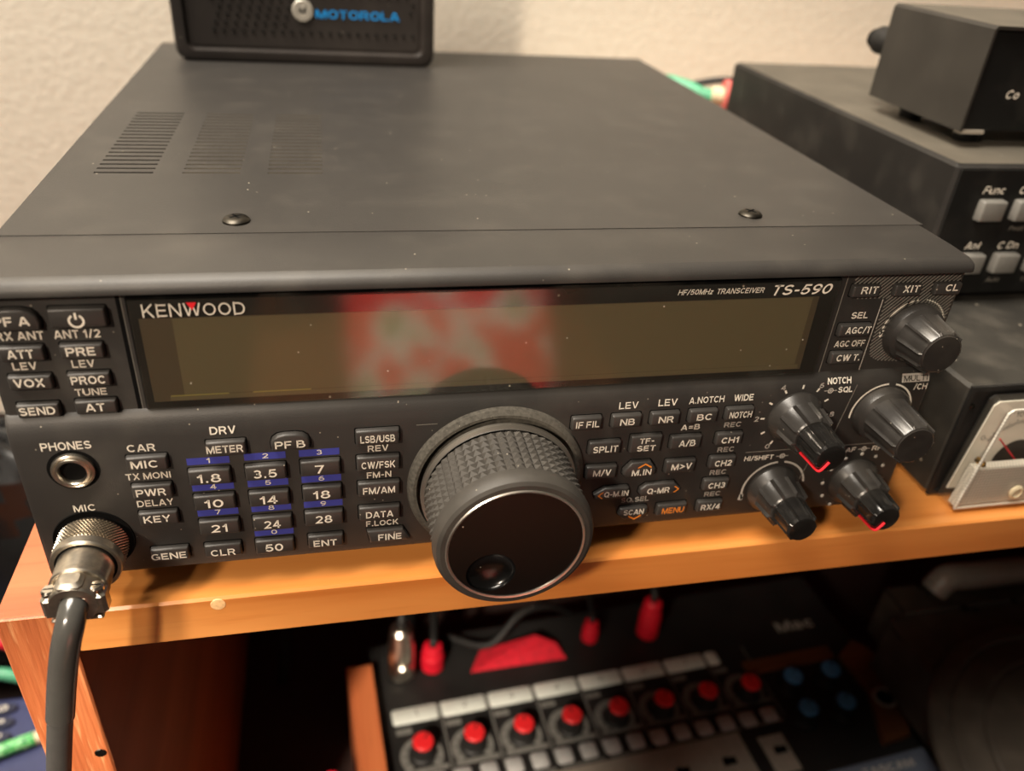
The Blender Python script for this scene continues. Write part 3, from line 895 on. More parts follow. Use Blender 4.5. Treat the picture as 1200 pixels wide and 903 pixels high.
K([('Q-MR', 46.4, 16.8, 2.3, 7.6, 'ink'), ('>', 52.5, 16.8, 0, 1.9, 'orange')], 47, 20, 10, 6, [(41.0, 14.6), (51.6, 14.6), (54.2, 17.2), (51.6, 20.4), (42.2, 20.4), (40.2, 18.4), (40.0, 16.2)], label='key with an orange right arrow')
K([('SCAN', 39.3, 8.6, 2.2, 6.8, 'ink'), ('v', 39.8, 6.4, 0, 4.4, 'orange')], 39, 11, 10, 5, [(36.2, 5.4), (42.6, 5.4), (44.4, 8.0), (44.0, 10.9), (43.4, 11.2), (35.2, 11.2), (34.6, 10.9), (34.2, 8.0)], label='key with an orange down arrow')
K([('MENU', 53.0, 7.9, 2.4, 7.6, 'orange')], 52.6, 11.5, 10.4, 5.8, label='key lettered in orange')
# upper keys
for (s_, x, tx) in (('RIT', 101.2, 102.0), ('XIT', 115.2, 116.0), ('CL', 129.0, 130.0)):
    K([(s_, tx, 84.2, 2.3, {'RIT': 5.4, 'XIT': 5.4, 'CL': 4.4}[s_], 'ink')], x, 86.7, 9.2, 5.1, up=True)
K([('AGC/T', 102.6, 70.9, 2.3, 8.4, 'ink')], 101.8, 73.8, 11.0, 5.3, up=True)
K([('CW T.', 102.2, 61.3, 2.3, 8.0, 'ink')], 101.8, 64.2, 11.0, 5.3, up=True)
K([('PF A', -126.4, 82.9, 2.4, 8.0, 'ink')], -126, 87, 10, 6, [(-131.2, 80.2), (-120.6, 80.2), (-120.2, 82.6), (-120.8, 84.8), (-122.0, 86.2), (-124.0, 86.9), (-127.6, 86.9), (-129.8, 86.2), (-131, 84.8), (-131.6, 82.6)], up=True)
K([('power', -112.2, 82.9, 0, 0, 'ink')], -111.9, 87.0, 12.8, 6.4, up=True, hgt=1.9, label='power key with a round power symbol')
for (s_, x, zt, tw) in (('ATT', -126.2, 77.1, 5.8), ('PRE', -112.8, 77.2, 6.6), ('VOX', -126.1, 68.9, 6.8), ('PROC', -112.7, 69.0, 7.8), ('SEND', -126.1, 60.6, 8.2), ('AT', -112.6, 60.8, 4.6)):
    K([(s_, x - .2, zt - 3.05, 2.4, tw, 'ink')], x, zt, 10.0, 5.3, up=True)
b.build('front_panel', R, smooth=35)

for (txts, p, upf, hgt, lab) in KEYS:
    b = MB()
    y0 = UP if upf else 0.0
    b.key([(x / 1000, z / 1000) for (x, z) in p], y0, hgt / 1000, 0.00045, 'button', 0.00015)
    yy = y0 - hgt / 1000 - e
    for (s_, x, z, h, tw, m) in txts:
        if s_ == 'power':
            b.arc(x / 1000, z / 1000 - .0003, 0.0016, 0.0005, 120, 420, yy, 'ink', 24)
            b.quad(*[((x + u) / 1000, yy, (z + v) / 1000) for (u, v) in ((-.25, .1), (.25, .1), (.25, 1.9), (-.25, 1.9))], 'ink')
        elif s_ in ('^', 'v'):
            sg = 1 if s_ == '^' else -1
            for q in (-1, 1):
                b.quad(*[((x + q * u) / 1000, yy, (z + sg * v) / 1000) for (u, v) in ((0, .5), (2.2, -.9), (2.2, -.35), (0, 1.05))], m)
        elif s_ in ('<', '>'):
            sg = -1 if s_ == '<' else 1
            for q in (-1, 1):
                b.quad(*[((x + sg * u) / 1000, yy, (z + q * v) / 1000) for (u, v) in ((.45, 0), (-.9, 1.25), (-.4, 1.25), (1.0, 0))], m)
        else:
            b.text(s_, (x / 1000, yy, z / 1000), X, Z, h / 1000, m, width=tw / 1000, bold=0.03)
    o = b.build('button', R, smooth=35)
    if lab: o['label'] = lab

# display: frame, lcd, clear window
D = MB()
D.box(-0.1010, 0.0925, UP - 0.0010, UP + 0.002, 0.0555, 0.0880, 'bezel', 0.0004)
D.text('KENWOOD', (-0.0854, UP - 0.00175, 0.0846), X, Z, 0.0036, 'ink', width=0.0238, bold=0.006)
D.add([(-0.0870, UP - 0.00180, 0.0866), (-0.0846, UP - 0.00180, 0.0866), (-0.0858, UP - 0.00180, 0.0845)], [(0, 1, 2)], 'red')
D.text('HF/50MHz  TRANSCEIVER', (0.0546, UP - 0.00175, 0.0853), X, Z, 0.0017, 'ink', width=0.0262, bold=0.02, shear=0.2)
D.text('TS-590', (0.0800, UP - 0.00175, 0.0851), X, Z, 0.0033, 'ink', width=0.0186, bold=0.03, shear=0.25)
disp = D.build('display', R)
b = MB()
yl = UP - 0.00106
b.quad(*[(x / 1000, yl, z / 1000) for (x, z) in ((-98.6, 58.0), (86.9, 57.8), (86.4, 82.4), (-98.6, 82.2))], 'lcdedge')
b.quad(*[(x / 1000, yl - .00004, z / 1000) for (x, z) in ((-91.0, 59.8), (84.6, 59.6), (84.4, 82.2), (-91.0, 82.0))], 'lcd')
b.quad(*[(x / 1000, yl - .00004, z / 1000) for (x, z) in ((-94.6, 58.2), (86.0, 58.0), (85.8, 59.5), (-94.6, 59.6))], 'lcd')
for (x0, x1) in ((-94.4, -80), (-74, -59)):
    b.quad(*[(x / 1000, yl - .00008, z / 1000) for (x, z) in ((x0, 59.45), (x1, 59.45), (x1, 59.8), (x0, 59.8))], 'lcdline')
o = b.build('lcd_panel', disp, smooth=0); o['label'] = 'unlit olive liquid crystal panel'
b = MB(); b.box(-0.1004, 0.0919, UP - 0.0017, UP - 0.00125, 0.0561, 0.0874, 'window', 0.0001)
o = b.build('display_window', disp, smooth=0)

# main tuning dial
DX, DZ = -0.0065, 0.0244
t = MB()
t.lathe([(0.0272, 0.0), (0.0268, 0.0012), (0.0255, 0.0022), (0.0246, 0.0022), (0.0243, 0.0004), (0.020, 0.0004)], DX, DZ, 'dusty', 96, cap=False)
dish = t.build('dial_ring', R); dish['label'] = 'dusty raised ring around the tuning dial'
t = MB()
t.lathe([(0.0226, 0.0045), (0.0226, 0.0048), (0.0225, 0.0050)], DX, DZ, 'rubber', 96, cap=False)
NU, NV = 52, 7
d0, d1 = 0.0050, 0.0222
vs, fs = [], []
def kr(j):
    return 0.0224 - 0.0002 * (j / NV)
for j in range(NV + 1):
    for i in range(NU):
        a = 2 * pi * i / NU; r = kr(j) - 0.0006; d = d0 + (d1 - d0) * j / NV
        vs.append((DX + r * cos(a), -d, DZ + r * sin(a)))
off = len(vs)
for j in range(NV):
    for i in range(NU):
        a = 2 * pi * (i + .5) / NU; r = kr(j) + 0.0005; d = d0 + (d1 - d0) * (j + .5) / NV
        vs.append((DX + r * cos(a), -d, DZ + r * sin(a)))
        c = off + j * NU + i; A, B_, C_, D_ = j * NU + i, j * NU + (i + 1) % NU, (j + 1) * NU + (i + 1) % NU, (j + 1) * NU + i
        fs += [(A, B_, c), (B_, C_, c), (C_, D_, c), (D_, A, c)]
t.add(vs, fs, 'rubber')
t.lathe([(0.0219, 0.0222), (0.0226, 0.0228), (0.0228, 0.0245), (0.0226, 0.0265), (0.0220, 0.0278), (0.0210, 0.0284), (0.0198, 0.0285), (0.0196, 0.0279)], DX, DZ, 'rubber', 96, cap=False)
t.lathe([(0.012, 0.0), (0.012, 0.0046), (0.0215, 0.0046)], DX, DZ, 'gap', 40, cap=False)
dial = t.build('tuning_dial', R, smooth=25)
t = MB(); t.lathe([(0.0224, 0.0030), (0.0236, 0.0031), (0.0236, 0.0042), (0.0224, 0.0047)], DX, DZ, 'satin', 96, cap=False)
t.lathe([(0.0197, 0.0279), (0.0197, 0.0286), (0.0194, 0.0289), (0.01885, 0.0287), (0.01885, 0.0281)], DX, DZ, 'satin', 96, cap=False)
o = t.build('chrome_ring', dial); o['label'] = 'thin bright chrome rings'
# glossy face with a finger dimple
t = MB()
fx, fz, fr = -0.0066, -0.0092, 0.0070
y_f = -0.0284
n = 64
ring_in = [(DX + fx + fr * cos(2 * pi * i / n), DZ + fz + fr * sin(2 * pi * i / n)) for i in range(n)]
ring_out = []
for i in range(n):
    a = 2 * pi * i / n; dx, dz = cos(a), sin(a)
    # ray from the dimple centre to the rim
    bq = fx * dx + fz * dz; cq = fx * fx + fz * fz - 0.01888 ** 2
    tt = -bq + math.sqrt(bq * bq - cq)
    ring_out.append((DX + fx + tt * dx, DZ + fz + tt * dz))
rings = [[(p[0], y_f, p[1]) for p in ring_out], [(p[0], y_f, p[1]) for p in ring_in]]
for k in range(1, 9):
    q = k / 9
    rr = fr * cos(q * pi / 2); dep = 0.0030 * sin(q * pi / 2) + 0.0002
    rings.append([(DX + fx + rr * cos(2 * pi * i / n), y_f + dep, DZ + fz + rr * sin(2 * pi * i / n)) for i in range(n)])
t.loops(rings, 'disc', cap0=False, cap1=True)
o = t.build('dial_face', dial, smooth=25); o['label'] = 'glossy black dial face with a finger dimple'


def knob_single(cx_, cz_, L, y0, name='knob'):
    t = MB()
    t.lathe([(0.0098, 0.0), (0.0098, 0.0012), (0.0092, 0.0030), (0.0078, 0.0042)], cx_, cz_, 'knob', 96, y0=y0, cap=False)
    t.lathe([(0.0080, 0.0040), (0.0079, 0.0050), (0.0074, L * 0.55), (0.0068, L - 0.0007), (0.0065, L - 0.0001), (0.0061, L)], cx_, cz_, 'knob', 120, rib=(10, 0.0007, 9, 0.0048, L - 0.0006), y0=y0)
    t.lathe([(0.0063, L), (0.0059, L + .0003)], cx_, cz_, 'knob', 60, y0=y0)
    return t.build(name, R, smooth=28)


def knob_dual(cx_, cz_, L, red_a=None):
    t = MB()
    t.lathe([(0.0092, 0.0), (0.0092, 0.0008), (0.0084, 0.0022), (0.0076, 0.0034), (0.0072, 0.0040), (0.0066, 0.0100), (0.0064, 0.0112), (0.0060, 0.0117), (0.0050, 0.0118)], cx_, cz_, 'knob', 144, rib=(9, 0.0010, 9, 0.0036, 0.0113), cap=False)
    k = t.build('knob', R, smooth=28)
    t = MB()
    t.lathe([(0.0054, 0.0112), (0.0055, 0.0122), (0.0052, 0.0165), (0.0050, L - 0.0010), (0.0045, L - 0.0002), (0.0038, L)], cx_, cz_, 'knob_in', 144, rib=(9, 0.0005, 8, 0.0118, L - 0.0009))
    if red_a is not None:
        a = radians(red_a); c, s = cos(a), sin(a)
        path = [(0.0060, 0.0120), (0.0058, 0.0165), (0.0056, L - 0.0012), (0.0048, L + 0.0001), (0.0030, L + 0.0003), (0.0012, L + 0.0003)]
        t.tube([(cx_ + r * c, -d, cz_ + r * s) for (r, d) in path], 0.00042, 'red', 8, 4)
    o = t.build('inner_knob', k, smooth=28)
    if red_a is not None: o['label'] = 'inner knob with a red pointer line'


knob_single(0.1228, 0.0688, 0.0145, UP)
knob_single(0.1195, 0.0407, 0.0185, 0.0)
knob_dual(0.0887, 0.0412, 0.0222, 238)
knob_dual(0.0885, 0.0122, 0.0208, None)
knob_dual(0.1187, 0.0125, 0.0202, 236)

# headphone jack
t = MB()
jx, jz = -0.1212, 0.0395
t.lathe([(0.0064, -0.0001 + 0.0002), (0.0054, 0.0001)], jx, jz, 'gap', 48, cap=False)
t.lathe([(0.0054, 0.0001), (0.0053, 0.0010), (0.0048, 0.0013), (0.0044, 0.0010), (0.0042, 0.0016), (0.0036, 0.0017), (0.0033, 0.0012), (0.0032, -0.004)], jx, jz, 'nickel', 64, cap=False)
t.lathe([(0.0033, 0.0003), (0.0001, 0.0003)], jx, jz, 'gap', 32)
o = t.build('headphone_jack', R); o['label'] = 'bright nickel headphone jack'
# microphone socket well
mx, mz = -0.1208, 0.0146
t = MB(); t.lathe([(0.0106, 0.00005), (0.0104, 0.0003), (0.0101, 0.0001), (0.0085, 0.0001)], mx, mz, 'gap', 56, cap=False)
t.build('microphone_socket', R)

# ------------------------------------------------------------------ microphone plug and lead
P = thing('microphone_lead', 'knurled metal microphone plug with grey cable in the radio, lower left', 'cable', (mx, -0.02, mz - 0.012))
t = MB()
t.lathe([(0.0080, 0.0010), (0.0088, 0.0012), (0.0089, 0.0060)], mx, mz, 'knurl', 90, cap=False)
NU, NV = 60, 11
vs, fs = [], []
d0, d1 = 0.0010, 0.0078
for j in range(NV + 1):
    for i in range(NU):
        a = 2 * pi * (i + 0.5 * j) / NU; d = d0 + (d1 - d0) * j / NV
        vs.append((mx + 0.00860 * cos(a), -d, mz + 0.00860 * sin(a)))
off = len(vs)
for j in range(NV):
    for i in range(NU):
        a = 2 * pi * (i + 0.5 * j + .75) / NU; d = d0 + (d1 - d0) * (j + .5) / NV
        vs.append((mx + 0.00925 * cos(a), -d, mz + 0.00925 * sin(a)))
        c = off + j * NU + i; A, B_ = j * NU + i, j * NU + (i + 1) % NU; D_, C_ = (j + 1) * NU + i, (j + 1) * NU + (i + 1) % NU
        fs += [(A, B_, c), (B_, C_, c), (C_, D_, c), (D_, A, c)]
t.add(vs, fs, 'knurl')
o = t.build('knurled_ring', P, smooth=20); o['label'] = 'diamond knurled locking ring'
t = MB()
t.lathe([(0.0086, 0.0076), (0.0091, 0.0080), (0.0090, 0.0102), (0.0087, 0.0106), (0.0078, 0.0104)], mx, mz, 'nickel', 72, cap=False)
t.lathe([(0.0078, 0.0103), (0.0070, 0.0103)], mx, mz, 'gap', 72, cap=False)
t.build('ring_flange', P, smooth=25)
t = MB()
t.lathe([(0.0072, 0.0095), (0.0071, 0.0168), (0.0073, 0.0172), (0.0073, 0.0186)], mx, mz, 'nickel', 72, cap=False)
t.lathe([(0.0073, 0.0186), (0.0070, 0.0190), (0.004, 0.0190)], mx, mz, 'nickel', 72, cap=False)
t.build('plug_barrel', P, smooth=25)
# cable clamp: two half rings with lugs for screws
t = MB()
t.lathe([(0.0056, 0.0186), (0.0061, 0.0192), (0.0061, 0.0240), (0.0057, 0.0246), (0.0036, 0.0246)], mx, mz, 'nickel', 72, cap=False)
t.box(mx - 0.0034, mx + 0.0030, -0.0245, -0.0188, mz + 0.0020, mz + 0.0070, 'nickel', 0.0009)
t.box(mx - 0.0078, mx + 0.0076, -0.0243, -0.0194, mz - 0.0046, mz + 0.0026, 'nickel', 0.0009)
t.box(mx - 0.0064, mx + 0.0062, -0.0243, -0.0194, mz - 0.0060, mz - 0.0049, 'nickel', 0.0004)
t.build('cable_clamp', P, smooth=30)
for sx in (-0.0057, 0.0055):
    t = MB(); t.lathez([(0.0019, 0), (0.0019, 0.0010), (0.0014, 0.0015)], mx + sx, -0.0218, mz + 0.0026, 'chrome', 20)
    t.box(mx + sx - .0012, mx + sx + .0012, -0.0220, -0.0216, mz + 0.00405, mz + 0.00415, 'gap')
    t.build('clamp_screw', P)
path = [(mx, -0.018, mz), (mx, -0.0235, mz - 0.0004), (mx - 0.0008, -0.0275, mz - 0.0035), (mx - 0.0028, -0.0295, mz - 0.0100), (mx - 0.0056, -0.0305, mz - 0.021), (mx - 0.0086, -0.0310, mz - 0.034), (mx - 0.0130, -0.0315, mz - 0.054), (mx - 0.0226, -0.0320, mz - 0.10), (mx - 0.036, -0.036, mz - 0.20), (mx - 0.040, -0.046, mz - 0.29), (mx - 0.034, -0.085, DESK + .0045), (mx + 0.010, -0.16, DESK + .0045), (mx + 0.09, -0.24, DESK + .0045)]
t = MB(); t.tube(path, 0.0032, 'cable', 24, 6); t.build('cable', P, smooth=60)
t = MB(); t.tube([(p[0], p[1], p[2]) for p in path[:6]], lambda q: 0.00355, 'sleeve', 24, 8); o = t.build('sleeve', P, smooth=60); o['label'] = 'shiny strain relief sleeve'

# ------------------------------------------------------------------ speaker on top of the radio
sx0, sx1, sy0, sz0 = -0.1215, 0.0050, 0.2560, H
P = thing('loudspeaker', 'square black extension loudspeaker standing on the back of the radio', 'speaker', (-0.058, 0.275, H))
t = MB(); sz1 = H + 0.127
def rr(x0, x1, z0, z1, r, y, n=6):
    o = []
    for (cx_, cz_, a0) in ((x1 - r, z1 - r, 0), (x0 + r, z1 - r, 90), (x0 + r, z0 + r, 180), (x1 - r, z0 + r, 270)):
        for i in range(n + 1):
            a = radians(a0 + 90 * i / n); o.append((cx_ + r * cos(a), y, cz_ + r * sin(a)))
    return o
rings = [rr(sx0 + .002, sx1 - .002, sz0 + .0005, sz1 - .002, .006, sy0 + 0.040), rr(sx0, sx1, sz0 + 0.0002, sz1, .006, sy0 + 0.036), rr(sx0, sx1, sz0 + .0002, sz1, .006, sy0 + 0.002), rr(sx0 + .0008, sx1 - .0008, sz0 + .001, sz1 - .0008, .006, sy0 + 0.0004), rr(sx0 + .002, sx1 - .002, sz0 + .0022, sz1 - .002, .005, sy0),
         rr(sx0 + .0055, sx1 - .0055, sz0 + .0052, sz1 - .0055, .004, sy0), rr(sx0 + .0068, sx1 - .0068, sz0 + .0062, sz1 - .0068, .003, sy0 + .0022)]
t.loops(rings, 'speaker', True, False)
t.build('housing', P, smooth=35)
t = MB()
gx0, gx1, gz0, gz1 = sx0 + .0062, sx1 - .0062, sz0 + .0056, sz1 - .0062
t.loops([rr(gx0, gx1, gz0, gz1, .003, sy0 + .0024), rr(gx0 + .002, gx1 - .002, gz0 + .002, gz1 - .002, .003, sy0 + .0020)], 'speaker', False, True)
row = 0
z = sz0 + 0.0148
while z < sz1 - 0.012:
    x = sx0 + 0.0185 + (row % 2) * 0.0 + row * 0.0012 % 0.0046
    while x < sx1 - 0.011:
        if not (x > sx0 + 0.056 and 0.0168 < z - sz0 < 0.0305 and x < sx1 - 0.0135):
            # slanted slot with a raised lower lip, its highlight painted pale
            t.add([(x - .0006, sy0 + .0019, z - .0005), (x + .0004, sy0 + .0012, z - .0007), (x + .0010, sy0 + .0019, z + .0006), (x + .0002, sy0 + .0019, z + .0007)], [(0, 1, 2, 3)], 'gap')
            t.add([(x - .0007, sy0 + .0019, z - .0006), (x + .0006, sy0 + .0009, z - .0008), (x + .0011, sy0 + .0019, z + .0004), (x + .0006, sy0 + .0019, z - .0012)], [(0, 1, 3), (1, 2, 3)], 'dot')
        x += 0.0046
    z += 0.0036; row += 1
t.build('grille', P, smooth=0)
t = MB()
bx, bz, by = -0.0600, sz0 + 0.0247, sy0 + .0019
t.lathe([(0.0050, 0.0), (0.0050, 0.0007), (0.0046, 0.0011)], bx, bz, 'badge', 40, y0=by)
t.arc(bx, bz, 0.0036, 0.0003, 0, 360, by - 0.00115, 'dark', 40)
for q in (-1, 1):
    t.add([(bx, by - .0012, bz - .0004), (bx + q * .0005, by - .0012, bz - .0010), (bx + q * .0011, by - .0012, bz + .0022), (bx + q * .0014, by - .0012, bz + .0022), (bx + q * .0028, by - .0012, bz - .0022), (bx + q * .0016, by - .0012, bz + .0003), (bx + q * .0010, by - .0012, bz - .0018), (bx, by - .0012, bz - .0010)], [(0, 7, 1, 2), (2, 3, 5, 6), (3, 4, 5), (2, 6, 1)], 'dark')
o = t.build('badge', P, smooth=30); o['label'] = 'round silver badge'
t = MB(); t.text('MOTOROLA', (-0.0333, sy0 + .0012, sz0 + 0.0236), X, Z, 0.0040, 'brightblue', width=0.0410, bold=0.045)
o = t.build('lettering', P, smooth=0); o['label'] = 'bright blue lettering'

# ------------------------------------------------------------------ antenna meter box on the shelf (right)
MY = 0.0103
P = thing('meter_box', 'low dusty black box with a white needle meter on the wooden shelf', 'meter', (0.235, 0.12, SH))
mx0, mx1, mzt, mzb = 0.1632, 0.312, 0.0408, SH + 0.001
t = MB(); t.box(mx0, mx1, MY + 0.0012, 0.215, mzb, mzt, 'blackdusty', 0.0012); t.build('case', P)
t = MB()
fr_ = [(mx0, mx1, mzb, mzt), (mx0 + .0018, mx1 - .0018, mzb + .0018, mzt - .0018)]
t.loops([[(x, yy, z) for (x, z) in ((a[0], a[2]), (a[1], a[2]), (a[1], a[3]), (a[0], a[3]))] for a, yy in ((fr_[0], MY + .0012), (fr_[0], MY), (fr_[1], MY), (fr_[1], MY + .0010))], 'black', False, True)
t.build('front_panel', P, smooth=0)
for (sx, sz) in ((0.1668, 0.0322), (0.308, 0.0322)):
    t = MB(); t.lathe([(0.0011, 0), (0.0011, .0005), (0.0006, .0008)], sx, sz, 'steel', 16, y0=MY + .001); t.build('screw', P)
MTR = MB()
poly_o = [(166.8, -5.8), (250.0, -5.8), (246.0, 37.6), (173.2, 37.6), (171.4, 36.0)]
po = [(x / 1000, z / 1000) for (x, z) in poly_o]
def inset_poly(pl, d):
    cx_ = sum(p[0] for p in pl) / len(pl); cz_ = sum(p[1] for p in pl) / len(pl)
    return [(x + (d if x < cx_ else -d), z + (d if z < cz_ else -d)) for (x, z) in pl]
pi_ = inset_poly(po, 0.0026)
MTR.loops([[(x, MY - .0002, z) for (x, z) in po], [(x, MY - .0007, z) for (x, z) in po]], 'black', True, True)
MTR.loops([[(x, MY - .0008, z) for (x, z) in pi_], [(x, MY - .0014, z) for (x, z) in pi_]], 'card', True, True)
meter = MTR.build('meter', P, smooth=0); meter['label'] = 'white needle meter with clear cover'
t = MB()
hx, hz = 0.1925, 0.0084
yc = MY - .0016
# scale arc, ticks, numerals, dark sector
for k in range(0, 61):
    a = radians(146 - k * 1.9); L_ = 0.0016 if k % 5 else 0.0026
    r = 0.0170; c, s = cos(a), sin(a); q = .00009
    t.quad(*[(hx + rr_ * c - sg * s * q, yc, hz + rr_ * s + sg * c * q) for (rr_, sg) in ((r, -1), (r + L_, -1), (r + L_, 1), (r, 1))], 'dark')
for s_, a, r in (('0', 147, 0.0208), ('10', 106, 0.0216), ('50', 66, 0.0216)):
    t.text(s_, (hx + r * cos(radians(a)), yc, hz + r * sin(radians(a))), X, Z, 0.0022, 'dark', bold=0.0)
t.arc(hx, hz, 0.0240, 0.0002, 60, 108, yc, 'dark', 20)
t.add([(hx + 0.0092 * cos(radians(a)), yc - .0001, hz + 0.0092 * sin(radians(a))) for a in range(0, 181, 10)], [tuple(range(19))], 'dark')
t.build('scale', meter, smooth=0)
t = MB(); t.tube([(hx - .0006, MY - .0042, hz + .0010), (0.1796, MY - .0042, 0.0207)], 0.0003, 'redplastic', 8, 1)
o = t.build('needle', meter); o['label'] = 'thin red needle'
t = MB(); t.lathe([(0.0017, 0), (0.0017, .002), (0.0009, .0026)], hx, hz - .0008, 'brass', 20, y0=MY - .003); t.box(hx - .004, hx + .004, MY - .0040, MY - .0034, hz - .0035, hz - .0015, 'brass')
t.build('needle_hub', meter)
t = MB()
t.loops([[(x, MY - .0002, z) for (x, z) in po], [(x, .0008, z) for (x, z) in po], [(x, .0002, z) for (x, z) in inset_poly(po, .0006)]], 'clear', False, True)
pf = inset_poly(po, .0007)
t.loops([[(x, .0008, z) for (x, z) in po], [(x, .0000, z) for (x, z) in po], [(x, .0000, z) for (x, z) in pf], [(x, .0008, z) for (x, z) in pf]], 'frost', False, False)  # pale rim imitates bright edge highlights of the clear cover
o = t.build('meter_cover', meter, smooth=0); o['label'] = 'clear plastic cover'
t = MB()
lo = [(0.1674, -0.0053), (0.2493, -0.0053), (0.2472, 0.0118), (0.1693, 0.0118)]
t.loops([[(x, .0045, z) for (x, z) in lo], [(x, .0013, z) for (x, z) in lo], [(x, .0009, z) for (x, z) in inset_poly(lo, .0006)]], 'frost', False, True)
t.build('frosted_plate', meter, smooth=0)
t = MB(); t.lathe([(0.0030, 0), (0.0029, .0008), (0.0020, .0012), (0.0016, .0008)], 0.1912, -0.0002, 'cream', 28, y0=.0006)
t.build('zero_screw', meter)
t = MB(); t.lathe([(0.0012, 0), (0.0012, .0030), (0.0007, .0036)], 0.1729, 0.0128, 'brass', 16, y0=.0052); t.build('rivet', meter)

# ------------------------------------------------------------------ antenna tuner standing on the meter box
TY = 0.0747
P = thing('antenna_tuner', 'wide black tuner with square grey keys, standing on the meter box', 'tuner', (0.30, 0.17, mzt))
tx0, tx1, tzb, tzt = 0.1824, 0.440, mzt + 0.003, 0.0994
t = MB(); t.box(tx0, tx1, TY, 0.2725, tzb, tzt, 'tuner', 0.0014)
t.quad((tx0 + .0014, TY + .0014, tzt + .00005), (tx1 - .0014, TY + .0014, tzt + .00005), (tx1 - .0014, 0.271, tzt + .00005), (tx0 + .0014, 0.271, tzt + .00005), 'dust_sheen'); t.build('case', P)
t = MB()
t.box(tx0 + .0018, tx1 - .0018, TY - 0.0005, TY + .001, tzb + .0015, tzt - .0018, 'tunerfront', 0.0003)
for (s_, x, z, h, m, w_) in (('Func', 202.2, 89.6, 3.2, 'ink', 10.0), ('C Up', 219.0, 89.6, 3.2, 'ink', 10.0), ('Ant', 202.3, 66.6, 3.1, 'ink', 7.4), ('C Dn', 219.2, 66.5, 3.1, 'ink', 10.0), ('Peak', 219.6, 73.8, 2.1, 'ink_dim', 7.2), ('Auto', 218.2, 51.2, 2.1, 'ink_dim', 6.8), ('Thresh', 237.0, 51.0, 2.1, 'ink_dim', 9.4)):
    t.text(s_, (x / 1000, TY - 0.00056, z / 1000), X, Z, h / 1000, m, width=w_ / 1000, shear=0.22, bold=0.035 if m == 'ink' else 0.01)
t.build('front_panel', P, smooth=0)
for x in (202.6, 219.0, 235.6):
    for z in (81.7, 59.2):
        t = MB(); x_, z_ = x / 1000, z / 1000
        t.key(rectp((x_ - .0056), (x_ + .0056), z_ - .0043, z_ + .0043, .0008), TY - .0005, 0.0034, .0006, 'greykey', .0003)
        o = t.build('button', P, smooth=40); o['label'] = 'square grey key'
for sx in (tx0 + .018, tx1 - .018):
    for sy in (TY + .025, 0.20):
        t = MB(); t.lathez([(0.006, 0), (0.007, .003)], sx, sy, mzt, 'black', 20); t.build('foot', P)
# plug at its back
P = thing('small_black_case', 'smaller black metal box sitting on top of the tuner at upper right', 'box', (0.25, 0.13, tzt))
cx0, cx1, cy0, cy1, czb, czt = 0.1962, 0.330, 0.0962, 0.1600, tzt + 0.0068, 0.1453
t = MB()
t.loops([[(x, yy, z) for (x, z) in ((cx0, czb), (cx0, czt - .0012), (cx0 + .0012, czt), (cx1 - .0012, czt), (cx1, czt - .0012), (cx1, czb), (cx1 - .0011, czb), (cx1 - .0011, czt - .0016), (cx1 - .0018, czt - .0012), (cx0 + .0018, czt - .0012), (cx0 + .0011, czt - .0016), (cx0 + .0011, czb))] for yy in (cy0, cy1)], 'box')
t.quad((cx0 + .0014, cy0, czt + .00005), (cx1 - .0014, cy0, czt + .00005), (cx1 - .0014, cy1, czt + .00005), (cx0 + .0014, cy1, czt + .00005), 'dust_sheen')
t.build('cover', P, smooth=30)
t = MB(); t.box(cx0 + .0012, cx1 - .0012, cy0 + .0020, cy1 - .001, czb + .0002, czt - .0014, 'tunerfront')
t.text('Co', (0.2165, cy0 + .0019, 0.1205), X, Z, 0.0034, 'ink', width=0.0060, shear=0.2, bold=.03)
t.build('front_panel', P, smooth=0)
t = MB(); t.box(cx0 + .0010, cx0 + .0120, cy0 + .0005, cy0 + .0045, czb - .0010, czb + .0004, 'beige'); t.build('chassis_lip', P, smooth=0)
for sx in (cx0 + .016, cx1 - .016):
    for sy in (cy0 + .014, cy1 - .012):
        t = MB(); t.lathez([(0.005, 0), (0.0055, czb - tzt + .0003)], sx, sy, tzt, 'black', 18); t.build('foot', P)
t = MB(); t.lathe([(0.0042, 0.0), (0.0042, 0.004), (0.0060, 0.005), (0.0060, 0.014), (0.0052, 0.016)], cx0 + .006, 0.1285, 'black', 28, y0=cy1 + .016)
t.lathe([(0.0042, 0.0), (0.0042, 0.016)], cx0 + .006, 0.1285, 'black', 28, y0=cy1 + .016)
t.build('rear_connector', P)

# leads behind the radio, at the tuner's back
P = thing('coaxial_lead', 'green braided lead with a coral red boot behind the radio, at the tuner', 'cable', (0.18, 0.285, 0.08))
t = MB(); t.tube([(0.140, 0.318, 0.050), (0.152, 0.310, 0.078), (0.165, 0.300, 0.0800), (0.176, 0.292, 0.0765), (0.186, 0.288, 0.0765)], 0.0042, 'greencable', 14, 6); t.build('green_lead', P, smooth=60)
t = MB(); t.tube([(0.1800, 0.290, 0.0768), (0.1870, 0.288, 0.0768)], 0.0052, 'cream', 18, 1); t.build('pale_collar', P)
t = MB(); t.tube([(0.1872, 0.288, 0.0768), (0.1920, 0.2868, 0.0768)], 0.0095, 'pinkred', 20, 1); t.tube([(0.1920, 0.2868, 0.0768), (0.199, 0.284, 0.0768), (0.202, 0.2735, 0.0768)], 0.005, 'pinkred', 16, 4)
o = t.build('boot', P); o['label'] = 'coral red boot'
t = MB(); t.tube([(0.135, 0.330, 0.060), (0.150, 0.322, 0.078), (0.172, 0.314, 0.0775), (0.192, 0.303, 0.0832), (0.215, 0.295, 0.083), (0.235, 0.2745, 0.080)], 0.0021, 'black', 12, 6)
tag(t.build('thin_black_lead', smooth=60), 'thin black lead running behind the radio above the green one', 'cable')

